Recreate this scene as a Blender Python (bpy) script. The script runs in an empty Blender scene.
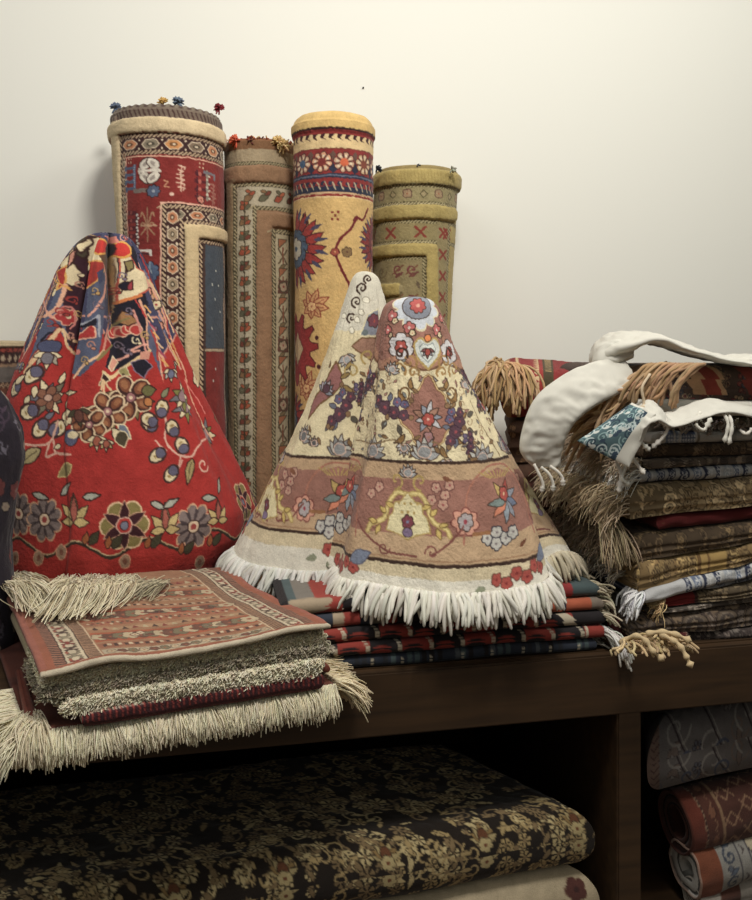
import bpy, math, random
import numpy as np
from math import pi, sin, cos
random.seed(7); RNG = np.random.default_rng(7)
SC = bpy.context.scene; COL = SC.collection

# ---------------------------------------------------------------- camera frame (only used to read positions off at real depths)
F, CX, YH, CAMZ = 850.0, 376.0, 350.0, 1.315
TH = math.radians(11.5); CT, ST = cos(TH), sin(TH)
TOPZ, FRONTY, WALLY = 0.80, 1.328, 2.13
def cw(xc, yc, z):                       # camera-plan coordinates -> world
    xc, yc, z = np.asarray(xc, float), np.asarray(yc, float), np.asarray(z, float)
    xc, yc, z = np.broadcast_arrays(xc, yc, z)
    return np.stack([xc * CT + yc * ST, -xc * ST + yc * CT, z], -1)
def W(px, py, Z):
    Z = np.asarray(Z, float)
    return cw((np.asarray(px, float) - CX) / F * Z, Z, CAMZ - (np.asarray(py, float) - YH) / F * Z)
def proj(P):
    xc = P[..., 0] * CT - P[..., 1] * ST; yc = P[..., 0] * ST + P[..., 1] * CT
    return CX + F * xc / yc, YH - F * (P[..., 2] - CAMZ) / yc, yc
def depth_at_z(py, z): return F * (CAMZ - z) / (py - YH)
def depth_at_Y(px, Y):                   # depth where the ray of column px meets the vertical plane y = Y
    return Y / (CT - (px - CX) / F * ST)

# ---------------------------------------------------------------- colour
def lin(c):
    c = np.asarray(c, np.float32) / 255.0
    return np.where(c <= 0.04045, c / 12.92, ((c + 0.055) / 1.055) ** 2.4).astype(np.float32)

def dye(c):                              # wool dyes: slightly greyed, a little lighter than they look in this dim shop
    L = lin(np.clip(np.asarray(c).reshape(-1, 3), 0, 255)); g = L @ np.array([.35, .45, .2], np.float32)
    k = np.clip(.12 + .5 * (L[:, 2:3] - L[:, 0:1]) / (L.max(1, keepdims=True) + 1e-4), .12, .45)
    return np.minimum((L * (1 - k) + g[:, None] * k) * 1.18 + .003, .85)

# ---------------------------------------------------------------- a small drawing board for woven designs
class Board:
    def __init__(s, x0, y0, x1, y1, res, base):
        s.x0, s.y0, s.res = x0, y0, res
        s.w, s.h = int((x1 - x0) * res) + 1, int((y1 - y0) * res) + 1
        s.img = np.empty((s.h, s.w, 3), np.float32); s.img[:] = base
        s.hgt = np.zeros((s.h, s.w), np.float32)
    def box(s, xa, ya, xb, yb):
        i0 = max(0, int((xa - s.x0) * s.res) - 2); i1 = min(s.w, int((xb - s.x0) * s.res) + 3)
        j0 = max(0, int((ya - s.y0) * s.res) - 2); j1 = min(s.h, int((yb - s.y0) * s.res) + 3)
        if i1 <= i0 or j1 <= j0: return None
        X = s.x0 + np.arange(i0, i1) / s.res; Y = s.y0 + np.arange(j0, j1) / s.res
        return (slice(j0, j1), slice(i0, i1)), X[None, :], Y[:, None]
    def put(s, sl, m, col):
        m = np.clip(m, 0, 1)[..., None].astype(np.float32)
        s.img[sl] = s.img[sl] * (1 - m) + np.asarray(col, np.float32) * m
    def rect(s, xa, ya, xb, yb, col):
        b = s.box(xa, ya, xb, yb)
        if b:
            sl, X, Y = b
            s.put(sl, ((X >= xa) & (X <= xb) & (Y >= ya) & (Y <= yb)) * 1.0, col)
    def poly(s, pts, col, out=None, ow=0.8):
        pts = np.asarray(pts, float)
        b = s.box(pts[:, 0].min(), pts[:, 1].min(), pts[:, 0].max(), pts[:, 1].max())
        if b:
            sl, X, Y = b
            ins = np.zeros(np.broadcast(X, Y).shape, bool)
            q = np.roll(pts, 1, 0)
            for (xa, ya), (xb, yb) in zip(pts, q):
                if ya == yb: continue
                ins ^= ((ya > Y) != (yb > Y)) & (X < (xb - xa) * (Y - ya) / (yb - ya) + xa)
            s.put(sl, ins * 1.0, col)
        if out is not None: s.line(np.vstack([pts, pts[:1]]), ow, out)
    def line(s, pts, w, col):
        pts = np.asarray(pts, float); hw = w / 2
        b = s.box(pts[:, 0].min() - w, pts[:, 1].min() - w, pts[:, 0].max() + w, pts[:, 1].max() + w)
        if not b: return
        sl, X, Y = b
        d = np.full(np.broadcast(X, Y).shape, 1e9)
        for (xa, ya), (xb, yb) in zip(pts[:-1], pts[1:]):
            dx, dy = xb - xa, yb - ya; L = dx * dx + dy * dy + 1e-9
            t = np.clip(((X - xa) * dx + (Y - ya) * dy) / L, 0, 1)
            d = np.minimum(d, (X - xa - t * dx) ** 2 + (Y - ya - t * dy) ** 2)
        s.put(sl, (hw - np.sqrt(d)) * s.res + 0.5, col)
    def curve(s, pts, w, col): s.line(smooth_path(pts, 6), w, col)
    def ell(s, x, y, rx, ry, col, rot=0, out=None, ow=0.8):
        if out is not None: s.ell(x, y, rx + ow, ry + ow, out, rot)
        R = max(rx, ry); b = s.box(x - R, y - R, x + R, y + R)
        if not b: return
        sl, X, Y = b; c, n = cos(rot), sin(rot)
        u = ((X - x) * c + (Y - y) * n) / rx; v = (-(X - x) * n + (Y - y) * c) / ry
        s.put(sl, (1 - np.sqrt(u * u + v * v)) * min(rx, ry) * s.res + 0.5, col)
    def polar(s, x, y, R, fn, rot=0, sx=1, sy=1):          # fn(r, phi) -> list of (mask, colour)
        b = s.box(x - R * 1.1, y - R * 1.1, x + R * 1.1, y + R * 1.1)
        if not b: return
        sl, X, Y = b; c, n = cos(rot), sin(rot)
        u = ((X - x) * c + (Y - y) * n) / sx; v = (-(X - x) * n + (Y - y) * c) / sy
        for m, col in fn(np.sqrt(u * u + v * v), np.arctan2(v, u)): s.put(sl, m, col)
    def flower(s, x, y, r, n, pet, out, core, rib=None, rot=0.3, ring=None, sx=1, sy=1, ow=1.0):
        def fn(R, A):
            e = r * (0.74 + 0.26 * np.abs(np.cos(n * A / 2)) ** 0.7)
            L = [((e + ow - R) * s.res, out), ((e - R) * s.res, pet)]
            if rib is not None:
                g = np.abs(np.sin(n * A / 2))
                L.append((np.where((R < e * 0.95), (0.30 * (1.1 - R / r) + .12 - (1 - g)) * 6, 0), rib))
            if ring is not None: L.append(((r * 0.42 - R) * s.res, ring))
            L.append(((r * 0.27 - R) * s.res, core))
            return L
        s.polar(x, y, r + ow + 1, fn, rot, sx, sy)
    def palm(s, x, y, ang, r, outer, inner, core, out, n=7):   # a fan of petals opening towards ang
        for k in range(n):
            a = ang + (k - (n - 1) / 2) * 2.5 / (n - 1)
            ln = r * (1 - 0.25 * abs(k - (n - 1) / 2) / ((n - 1) / 2))
            s.leaf(x, y, a, ln, r * 0.36, outer if k % 2 == 0 else inner, out)
        s.ell(x + r * .3 * cos(ang), y + r * .3 * sin(ang), r * .33, r * .25, core, ang, out)
    def leaf(s, x, y, ang, L, wd, col, out=None, ow=0.8, bend=0.0, vein=None):
        t = np.linspace(0, 1, 12); p = wd / 2 * np.sin(pi * t ** 0.8)
        cxs = t * L; cys = bend * np.sin(pi * t)
        up = np.stack([cxs, cys - p], 1); dn = np.stack([cxs, cys + p], 1)[::-1]
        P = np.vstack([up, dn]); c, n = cos(ang), sin(ang)
        Q = np.stack([x + P[:, 0] * c - P[:, 1] * n, y + P[:, 0] * n + P[:, 1] * c], 1)
        s.poly(Q, col, out, ow)
        if vein is not None: s.line([(x + .15 * L * c, y + .15 * L * n), (x + .8 * L * c, y + .8 * L * n)], ow, vein)
    def scroll(s, x, y, r, ang, w, col, turns=1.2, sgn=1):
        t = np.linspace(0, 1, 16); a = ang + sgn * t * turns * 2 * pi; rr = r * (1 - .85 * t)
        s.line(np.stack([x + rr * np.cos(a), y + rr * np.sin(a)], 1), w, col)
    def diamond(s, x, y, rx, ry, col, out=None, ow=.8): s.poly([(x - rx, y), (x, y - ry), (x + rx, y), (x, y + ry)], col, out, ow)
    def ridge(s, pts, hw, hh):                              # a raised, rounded band of longer pile
        pts = np.asarray(pts, float)
        b = s.box(pts[:, 0].min() - hw, pts[:, 1].min() - hw, pts[:, 0].max() + hw, pts[:, 1].max() + hw)
        if not b: return
        sl, X, Y = b; d = np.full(np.broadcast(X, Y).shape, 1e9)
        for (xa, ya), (xb, yb) in zip(pts[:-1], pts[1:]):
            dx, dy = xb - xa, yb - ya; L = dx * dx + dy * dy + 1e-9
            t = np.clip(((X - xa) * dx + (Y - ya) * dy) / L, 0, 1)
            d = np.minimum(d, (X - xa - t * dx) ** 2 + (Y - ya - t * dy) ** 2)
        q = np.sqrt(np.clip(1 - (np.sqrt(d) / hw) ** 4, 0, 1)) * hh
        s.hgt[sl] = np.maximum(s.hgt[sl], q)
    def get(s, U, V, jit=.45):
        U, V = U + jit * vnoise(U * .55, V * .55, 71) + jit * .7 * vnoise(U * .16, V * .16, 73), V + jit * vnoise(U * .55, V * .55, 72) + jit * .7 * vnoise(U * .16, V * .16, 74)
        x = np.clip((U - s.x0) * s.res, 0, s.w - 1.001); y = np.clip((V - s.y0) * s.res, 0, s.h - 1.001)
        i = x.astype(int); j = y.astype(int); a = (x - i)[..., None]; b = (y - j)[..., None]
        g = lambda M: (M[j, i] * (1 - a) + M[j, i + 1] * a) * (1 - b) + (M[j + 1, i] * (1 - a) + M[j + 1, i + 1] * a) * b
        return g(s.img), g(s.hgt[..., None])[..., 0]

def smooth_path(pts, k=8):                                   # Catmull-Rom
    P = np.asarray(pts, float); P = np.vstack([2 * P[0] - P[1], P, 2 * P[-1] - P[-2]]); out = []
    for i in range(1, len(P) - 2):
        t = np.linspace(0, 1, k, endpoint=False)[:, None]
        a, b, c, d = P[i - 1], P[i], P[i + 1], P[i + 2]
        out.append(.5 * ((2 * b) + (c - a) * t + (2 * a - 5 * b + 4 * c - d) * t ** 2 + (3 * b - a - 3 * c + d) * t ** 3))
    return np.vstack(out + [P[-2][None]])

def vnoise(x, y, seed=0):                                    # smooth value noise, -1..1
    x = np.asarray(x, float); y = np.asarray(y, float)
    i = np.floor(x).astype(np.int64); j = np.floor(y).astype(np.int64); a = x - i; b = y - j
    a = a * a * (3 - 2 * a); b = b * b * (3 - 2 * b)
    def h(i, j):
        n = (i * 374761393 + j * 668265263 + seed * 974634) & 0x7fffffff
        n = ((n ^ (n >> 13)) * 1274126177) & 0x7fffffff
        return ((n ^ (n >> 16)) & 0xffff) / 32767.5 - 1
    return (h(i, j) * (1 - a) + h(i + 1, j) * a) * (1 - b) + (h(i, j + 1) * (1 - a) + h(i + 1, j + 1) * a) * b

# ---------------------------------------------------------------- scene objects
def thing(name, label, cat, loc=(0, 0, 0), group=None):
    o = bpy.data.objects.new(name, None); COL.objects.link(o); o.location = loc; o.empty_display_size = .05
    o['label'] = label; o['category'] = cat
    if group: o['group'] = group
    return o
def tag(o, label, cat, group=None):
    o['label'] = label; o['category'] = cat
    if group: o['group'] = group
    return o
def world_loc(o):
    v = np.zeros(3)
    while o is not None: v += np.array(o.location); o = o.parent
    return v
def raw_mesh(name, V, Q, mat, parent=None, col=None, smooth=True, label=None, stuff=False, tri=None):
    V = np.asarray(V, np.float32).reshape(-1, 3); Q = np.asarray(Q, np.int32)
    if parent is not None: V = V - world_loc(parent).astype(np.float32)
    me = bpy.data.meshes.new(name); n = Q.shape[1]
    me.vertices.add(len(V)); me.vertices.foreach_set('co', V.ravel())
    me.loops.add(Q.size); me.loops.foreach_set('vertex_index', Q.ravel())
    me.polygons.add(len(Q)); me.polygons.foreach_set('loop_start', np.arange(0, Q.size, n, dtype=np.int32))
    me.update(calc_edges=True)
    me.polygons.foreach_set('use_smooth', np.full(len(Q), smooth, bool))
    if col is not None:
        c = np.ones((len(V), 4), np.float32); c[:, :3] = dye(col)
        at = me.color_attributes.new('weave', 'FLOAT_COLOR', 'POINT'); at.data.foreach_set('color', c.ravel())
    me.materials.append(mat)
    o = bpy.data.objects.new(name, me); COL.objects.link(o); o.parent = parent
    if label: o['label'] = label
    if stuff: o['kind'] = 'stuff'
    return o
def grid_faces(nr, nc, wrap, off=0):
    r = np.arange(nr - 1)[:, None]; c = np.arange(nc if wrap else nc - 1)[None, :]; c2 = (c + 1) % nc
    return np.stack([r * nc + c, (r + 1) * nc + c, (r + 1) * nc + c2, r * nc + c2], -1).reshape(-1, 4) + off
def grid(name, P, mat, parent=None, col=None, wrap=False, flip=False, **k):
    Q = grid_faces(P.shape[0], P.shape[1], wrap)
    if flip: Q = Q[:, ::-1]
    return raw_mesh(name, P, Q, mat, parent, col, **k)
def tubes(name, paths, radii, cols, mat, parent=None, sides=5, **k):
    """paths: list of (n,3); radii: list of float or (n,); cols: list of rgb.  One mesh of round strands."""
    Vs, Qs, Cs, off = [], [], [], 0
    ang = np.arange(sides) * 2 * pi / sides
    for P, r, c in zip(paths, radii, cols):
        P = np.asarray(P, float); n = len(P); r = np.broadcast_to(np.asarray(r, float), (n,)).copy()
        T = np.gradient(P, axis=0); T /= np.linalg.norm(T, axis=1)[:, None] + 1e-12
        ref = np.array([.3, .2, 1.0]) if abs(T[n // 2, 2]) < .8 else np.array([1.0, .3, .1])
        A = np.cross(T, ref); A /= np.linalg.norm(A, axis=1)[:, None] + 1e-12; B = np.cross(T, A)
        ring = P[:, None] + r[:, None, None] * (np.cos(ang)[None, :, None] * A[:, None] + np.sin(ang)[None, :, None] * B[:, None])
        V = np.concatenate([P[:1][:, None].repeat(sides, 1), ring, (P[-1:] + T[-1:] * r[-1])[:, None].repeat(sides, 1)])
        Vs.append(V.reshape(-1, 3)); Qs.append(grid_faces(n + 2, sides, True, off)); off += (n + 2) * sides
        Cs.append(np.broadcast_to(np.asarray(c, float), ((n + 2) * sides, 3)) if np.ndim(c) == 1
                  else np.repeat(np.vstack([c[:1], c, c[-1:]]), sides, 0))
    return raw_mesh(name, np.vstack(Vs), np.vstack(Qs), mat, parent, np.vstack(Cs), **k)
def box_mesh(name, lo, hi, mat, parent=None, bev=.003, **k):
    import bmesh
    bm = bmesh.new(); bmesh.ops.create_cube(bm, size=1)
    lo, hi = np.array(lo, float), np.array(hi, float)
    for v in bm.verts: v.co = (lo + hi) / 2 + np.array(v.co) * (hi - lo)
    if bev: bmesh.ops.bevel(bm, geom=bm.edges[:], offset=bev, segments=2, affect='EDGES')
    if parent is not None:
        wl = world_loc(parent)
        for v in bm.verts: v.co = np.array(v.co) - wl
    me = bpy.data.meshes.new(name); bm.to_mesh(me); bm.free(); me.materials.append(mat)
    o = bpy.data.objects.new(name, me); COL.objects.link(o); o.parent = parent
    return o

# ---------------------------------------------------------------- materials (node based)
def nt(name):
    m = bpy.data.materials.new(name); m.use_nodes = True; n = m.node_tree; b = n.nodes['Principled BSDF']
    return m, n, b
def fabric(name, rough=.95, bump=.25, scale=700, mottled=.25, sheen=.15):
    m, n, b = nt(name); at = n.nodes.new('ShaderNodeAttribute'); at.attribute_name = 'weave'
    tc = n.nodes.new('ShaderNodeTexCoord')
    n1 = n.nodes.new('ShaderNodeTexNoise'); n1.inputs['Scale'].default_value = scale; n1.inputs['Detail'].default_value = 2
    n2 = n.nodes.new('ShaderNodeTexNoise'); n2.inputs['Scale'].default_value = 45; n2.inputs['Detail'].default_value = 4
    n.links.new(tc.outputs['Object'], n1.inputs['Vector']); n.links.new(tc.outputs['Object'], n2.inputs['Vector'])
    add = n.nodes.new('ShaderNodeMath'); add.operation = 'ADD'; n.links.new(n1.outputs['Fac'], add.inputs[0]); n.links.new(n2.outputs['Fac'], add.inputs[1])
    mr = n.nodes.new('ShaderNodeMapRange'); n.links.new(add.outputs[0], mr.inputs['Value'])
    mr.inputs['From Min'].default_value = .6; mr.inputs['From Max'].default_value = 1.4
    mr.inputs['To Min'].default_value = 1 - mottled; mr.inputs['To Max'].default_value = 1 + mottled
    mul = n.nodes.new('ShaderNodeVectorMath'); mul.operation = 'SCALE'
    n.links.new(at.outputs['Color'], mul.inputs[0]); n.links.new(mr.outputs['Result'], mul.inputs['Scale'])
    n.links.new(mul.outputs['Vector'], b.inputs['Base Color'])
    b.inputs['Roughness'].default_value = rough; b.inputs['Specular IOR Level'].default_value = .12
    b.inputs['Sheen Weight'].default_value = sheen; b.inputs['Sheen Roughness'].default_value = .5
    bp = n.nodes.new('ShaderNodeBump'); bp.inputs['Strength'].default_value = bump; bp.inputs['Distance'].default_value = .002
    n.links.new(n1.outputs['Fac'], bp.inputs['Height']); n.links.new(bp.outputs['Normal'], b.inputs['Normal'])
    return m
PILE = fabric('wool_pile', .97, .45, 600, .22, .12)
FLAT = fabric('flat_weave', .92, .3, 900, .15, .08)
YARN = fabric('fringe_yarn', .95, .3, 900, .18, .1)
COTTON = fabric('white_cotton', .9, .15, 1200, .05, .1)
def wood(name, c1, c2):
    m, n, b = nt(name); tc = n.nodes.new('ShaderNodeTexCoord'); mp = n.nodes.new('ShaderNodeMapping')
    mp.inputs['Scale'].default_value = (1.2, 14, 14); n.links.new(tc.outputs['Object'], mp.inputs['Vector'])
    ns = n.nodes.new('ShaderNodeTexNoise'); ns.inputs['Scale'].default_value = 4; ns.inputs['Detail'].default_value = 8; ns.inputs['Distortion'].default_value = .4
    n.links.new(mp.outputs['Vector'], ns.inputs['Vector'])
    cr = n.nodes.new('ShaderNodeValToRGB'); cr.color_ramp.elements[0].position = .3; cr.color_ramp.elements[1].position = .7
    cr.color_ramp.elements[0].color = (*lin(c1), 1); cr.color_ramp.elements[1].color = (*lin(c2), 1)
    n.links.new(ns.outputs['Fac'], cr.inputs['Fac']); n.links.new(cr.outputs['Color'], b.inputs['Base Color'])
    b.inputs['Roughness'].default_value = .5
    bp = n.nodes.new('ShaderNodeBump'); bp.inputs['Strength'].default_value = .08; n.links.new(ns.outputs['Fac'], bp.inputs['Height'])
    n.links.new(bp.outputs['Normal'], b.inputs['Normal'])
    return m
def paint(name, c, rough=.8):
    m, n, b = nt(name); tc = n.nodes.new('ShaderNodeTexCoord')
    ns = n.nodes.new('ShaderNodeTexNoise'); ns.inputs['Scale'].default_value = 120; ns.inputs['Detail'].default_value = 3
    n.links.new(tc.outputs['Object'], ns.inputs['Vector'])
    b.inputs['Base Color'].default_value = (*lin(c), 1); b.inputs['Roughness'].default_value = rough
    bp = n.nodes.new('ShaderNodeBump'); bp.inputs['Strength'].default_value = .03; n.links.new(ns.outputs['Fac'], bp.inputs['Height'])
    n.links.new(bp.outputs['Normal'], b.inputs['Normal'])
    return m

# ---------------------------------------------------------------- surfaces of gathered and rolled rugs
class Surf:
    """base(theta, t) -> camera-plan xc, yc, z ; board coordinates U (arc) and V (height), in the photograph's pixel scale."""
    def finish(s):
        th = np.linspace(-1.62, 1.62, 260)[None, :]; t = np.linspace(0, 1, 260)[:, None]
        th, t = np.broadcast_arrays(th, t)
        px, py, d = proj(s.pos(th, t)); s._t = (px, py, d, th, t)
    def inv(s, px, py):
        X, Y, D, th, t = s._t
        q = (X - px) ** 2 + (Y - py) ** 2 + (D - D.min()) * 3
        k = np.argmin(q); return th.flat[k], t.flat[k]
    def K(s, px, py):
        th, t = s.inv(px, py); return s.uv(th, t)
    def M(s, pts): return [s.K(*p) for p in pts]

class Cone(Surf):
    def __init__(s, Z, prof, br=.85, folds=(), hem=None, lean=0.0, bb=None):
        P = np.array(prof, float); s.Z = Z; s.br = br; s.bb = br if bb is None else bb; s.folds = folds; s.hem = hem; s.lean = lean
        s.py0, s.py1 = P[0, 0], P[-1, 0]
        tt = np.linspace(s.py0, s.py1, 400); k = np.exp(-np.linspace(-2, 2, 15) ** 2); k /= k.sum()
        def sm(a):
            v = np.interp(tt, P[:, 0], a); w = np.concatenate([2 * v[0] - v[7:0:-1], v, 2 * v[-1] - v[-2:-9:-1]])
            r = np.convolve(w, k, 'valid'); r[:6] = v[:6]; return r
        s.tt, s.l, s.r = tt, sm(P[:, 1]), sm(P[:, 2]); s.ph = -math.atan(((s.l + s.r).mean() / 2 - CX) / F); s.finish()
    def lr(s, t):
        y = s.py0 + t * (s.py1 - s.py0); l = np.interp(y, s.tt, s.l); r = np.interp(y, s.tt, s.r)
        return y, (l + r) / 2, (r - l) / 2
    def uv(s, th, t):
        y, c, a = s.lr(t); return c + a * th, y
    def pos(s, th, t, dr=0.0):
        y, c, a = s.lr(t); fr = np.ones(np.broadcast(th, t).shape)
        for (t0, t1, w0, w1, a0, a1, *asym) in s.folds:
            c0 = t0 + (t1 - t0) * t; w = w0 + (w1 - w0) * t; am = a0 + (a1 - a0) * t
            if asym: w = np.where(th > c0, w * asym[0], w); q = np.clip(t / asym[1], 0, 1); am = a0 + (a1 - a0) * q * q * (3 - 2 * q)
            fr = fr - am * np.exp(-((th - c0) / w) ** 2)
        k = s.Z / F; A = a * k
        r = A * fr + dr
        u, v = r * np.sin(th), -r * np.cos(th) * np.where(np.cos(th) > 0, s.br, s.bb); cp, sp = cos(s.ph), sin(s.ph)
        xc = (c - CX) * k + u * cp - v * sp; yc = s.Z + s.lean * (1 - t) + u * sp + v * cp
        z = CAMZ - (y - YH) * k + 0 * th
        if s.hem is not None: z = z - s.hem(th) * k * np.clip(t, 0, 1) ** 5
        return cw(xc, yc, z)
    def mesh(s, name, board, parent, mat=PILE, nth=420, nt_=360, back=110, relief=.0, thick=.011, wob=.0025, seed=1):
        th = np.concatenate([np.linspace(-1.75, 1.75, nth), np.linspace(1.75, 2 * pi - 1.75, back + 2)[1:-1]])[None, :]
        t = np.linspace(0, 1, nt_)[:, None] ** 1.12
        TH_, T_ = np.broadcast_arrays(th, t); thw = (TH_ + pi) % (2 * pi) - pi
        U, V = s.uv(thw, T_); col, h = board.get(U, V)
        n = wob * (vnoise(thw * 5 + 10, T_ * 9, seed) + .5 * vnoise(thw * 13, T_ * 21, seed + 1)) + .0006 * vnoise(U * .7, V * .7, seed + 2)
        P = s.pos(thw, T_, h * relief + n * np.minimum(1, T_ * 8))
        ti = np.concatenate([[1.0] * 3, np.linspace(.985, .25, 12)])[:, None]; dr = np.concatenate([[-.002, -thick * .6, -thick], [-thick] * 12])[:, None]
        sub = P.shape[1]
        nn = n[-1:, :]
        Pi = s.pos(thw[:1] + 0 * ti, ti + 0 * thw[:1], dr + nn)
        Pi[:3, :, 2] -= np.array([.004, .006, .004])[:, None]
        ci = np.broadcast_to(col[-1:], Pi.shape) * .9
        return grid(name, np.concatenate([P, Pi]), mat, parent, np.concatenate([col, ci]), wrap=True, flip=False)
    def rim(s, th, dr=0.0): return s.pos(np.asarray(th, float), np.ones_like(np.asarray(th, float)), dr)

class Roll(Surf):
    def __init__(s, bot, top, rb, rt, step=.03, step_at=2.2):
        """bot/top: (px, py, depth) of the axis ends, rb/rt radii in pixels at those depths"""
        s.b, s.t_, s.rb, s.rt, s.step, s.sa = np.array(bot, float), np.array(top, float), rb, rt, step, step_at
        s.ph = -math.atan(((s.b[0] + s.t_[0]) / 2 - CX) / F); s.zt = CAMZ - (s.t_[1] - YH) * (s.t_[2] - rt * s.t_[2] / F) / F; s.zb = TOPZ + .002
        s.b[1] = YH + F * (CAMZ - s.zb) / (s.b[2] - rb * s.b[2] / F); s.finish()
    def cen(s, t): return [s.t_[i] + (s.b[i] - s.t_[i]) * t for i in range(3)]
    def uv(s, th, t):
        cx, cy, cz = s.cen(t); return cx + (s.rt + (s.rb - s.rt) * t) * th, cy + 0 * th
    def pos(s, th, t, dr=0.0, scale=1.0):
        kt, kb = s.t_[2] / F, s.b[2] / F
        xc = (s.t_[0] - CX) * kt * (1 - t) + (s.b[0] - CX) * kb * t; yc = s.t_[2] * (1 - t) + s.b[2] * t
        z = s.zt * (1 - t) + s.zb * t
        r = (s.rt * kt * (1 - t) + s.rb * kb * t)
        a = (th - s.sa) % (2 * pi) / (2 * pi)
        r = (r * (1 + s.step * (a - .75)) + dr) * scale
        return cw(xc + r * np.sin(th + s.ph), yc - r * np.cos(th + s.ph), z + 0 * r)
    def mesh(s, name, board, parent, mat=PILE, nth=240, nt_=520, tmax=1.0, back=60, relief=1.0, lip=.012, lipcol=None, capcol=(150, 130, 95), wob=.0015, seed=3):
        th = np.concatenate([np.linspace(-1.75, 1.75, nth), np.linspace(1.75, 2 * pi - 1.75, back + 2)[1:-1]])[None, :]
        t = np.linspace(0, tmax, nt_)[:, None]
        TH_, T_ = np.broadcast_arrays(th, t); thw = (TH_ + pi) % (2 * pi) - pi
        U, V = s.uv(thw, T_); col, h = board.get(U, V)
        n = wob * (vnoise(thw * 3 + 10, T_ * 12, seed) + .4 * vnoise(thw * 9, T_ * 40, seed + 1)) + .0005 * vnoise(U * .7, V * .7, seed + 2)
        P = s.pos(thw, T_, h * relief + n)
        # rounded lip, then the wound end seen from above: ridges of the turns sinking to a hollow core
        L = np.linspace(0, pi / 2, 7)[:, None]; th1 = thw[:1]; z0 = 0 * L
        lipP = s.pos(th1 + z0, z0 + 0 * th1, -lip * (1 - np.cos(L)) + n[:1]); lipP[..., 2] += (lip * np.sin(L))
        lipP = lipP[::-1]
        q = np.linspace(.97, .12, 34)[:, None]; cap = s.pos(th1 + 0 * q, 0 * q + 0 * th1, -lip)
        c0 = cap.mean(1, keepdims=True) if False else s.pos(th1[:, :1] + np.zeros((1, 1)), np.zeros((1, 1)), 0.0, 0.0)
        cap = c0 + (cap - c0) * q[..., None]
        turn = (q * 5.0 + (th1 - s.sa) % (2 * pi) / (2 * pi)) % 1.0
        cap[..., 2] += lip * (.55 + .45 * np.sqrt(np.clip(1 - (2 * turn - 1) ** 2, 0, 1))) - .012 * (1 - q)
        cap = cap[::-1]
        lc = col[:1] if lipcol is None else np.broadcast_to(np.array(lipcol, float), col[:1].shape)
        lipc = np.repeat(lc, 7, 0); capc = np.broadcast_to(np.array(capcol, float), cap.shape) * np.where((turn < .12) | (turn > .88), .35, 1.0)[::-1][..., None]
        return grid(name, np.concatenate([cap, lipP, P]), mat, parent, np.concatenate([capc, lipc, col]), wrap=True, flip=False)

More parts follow.
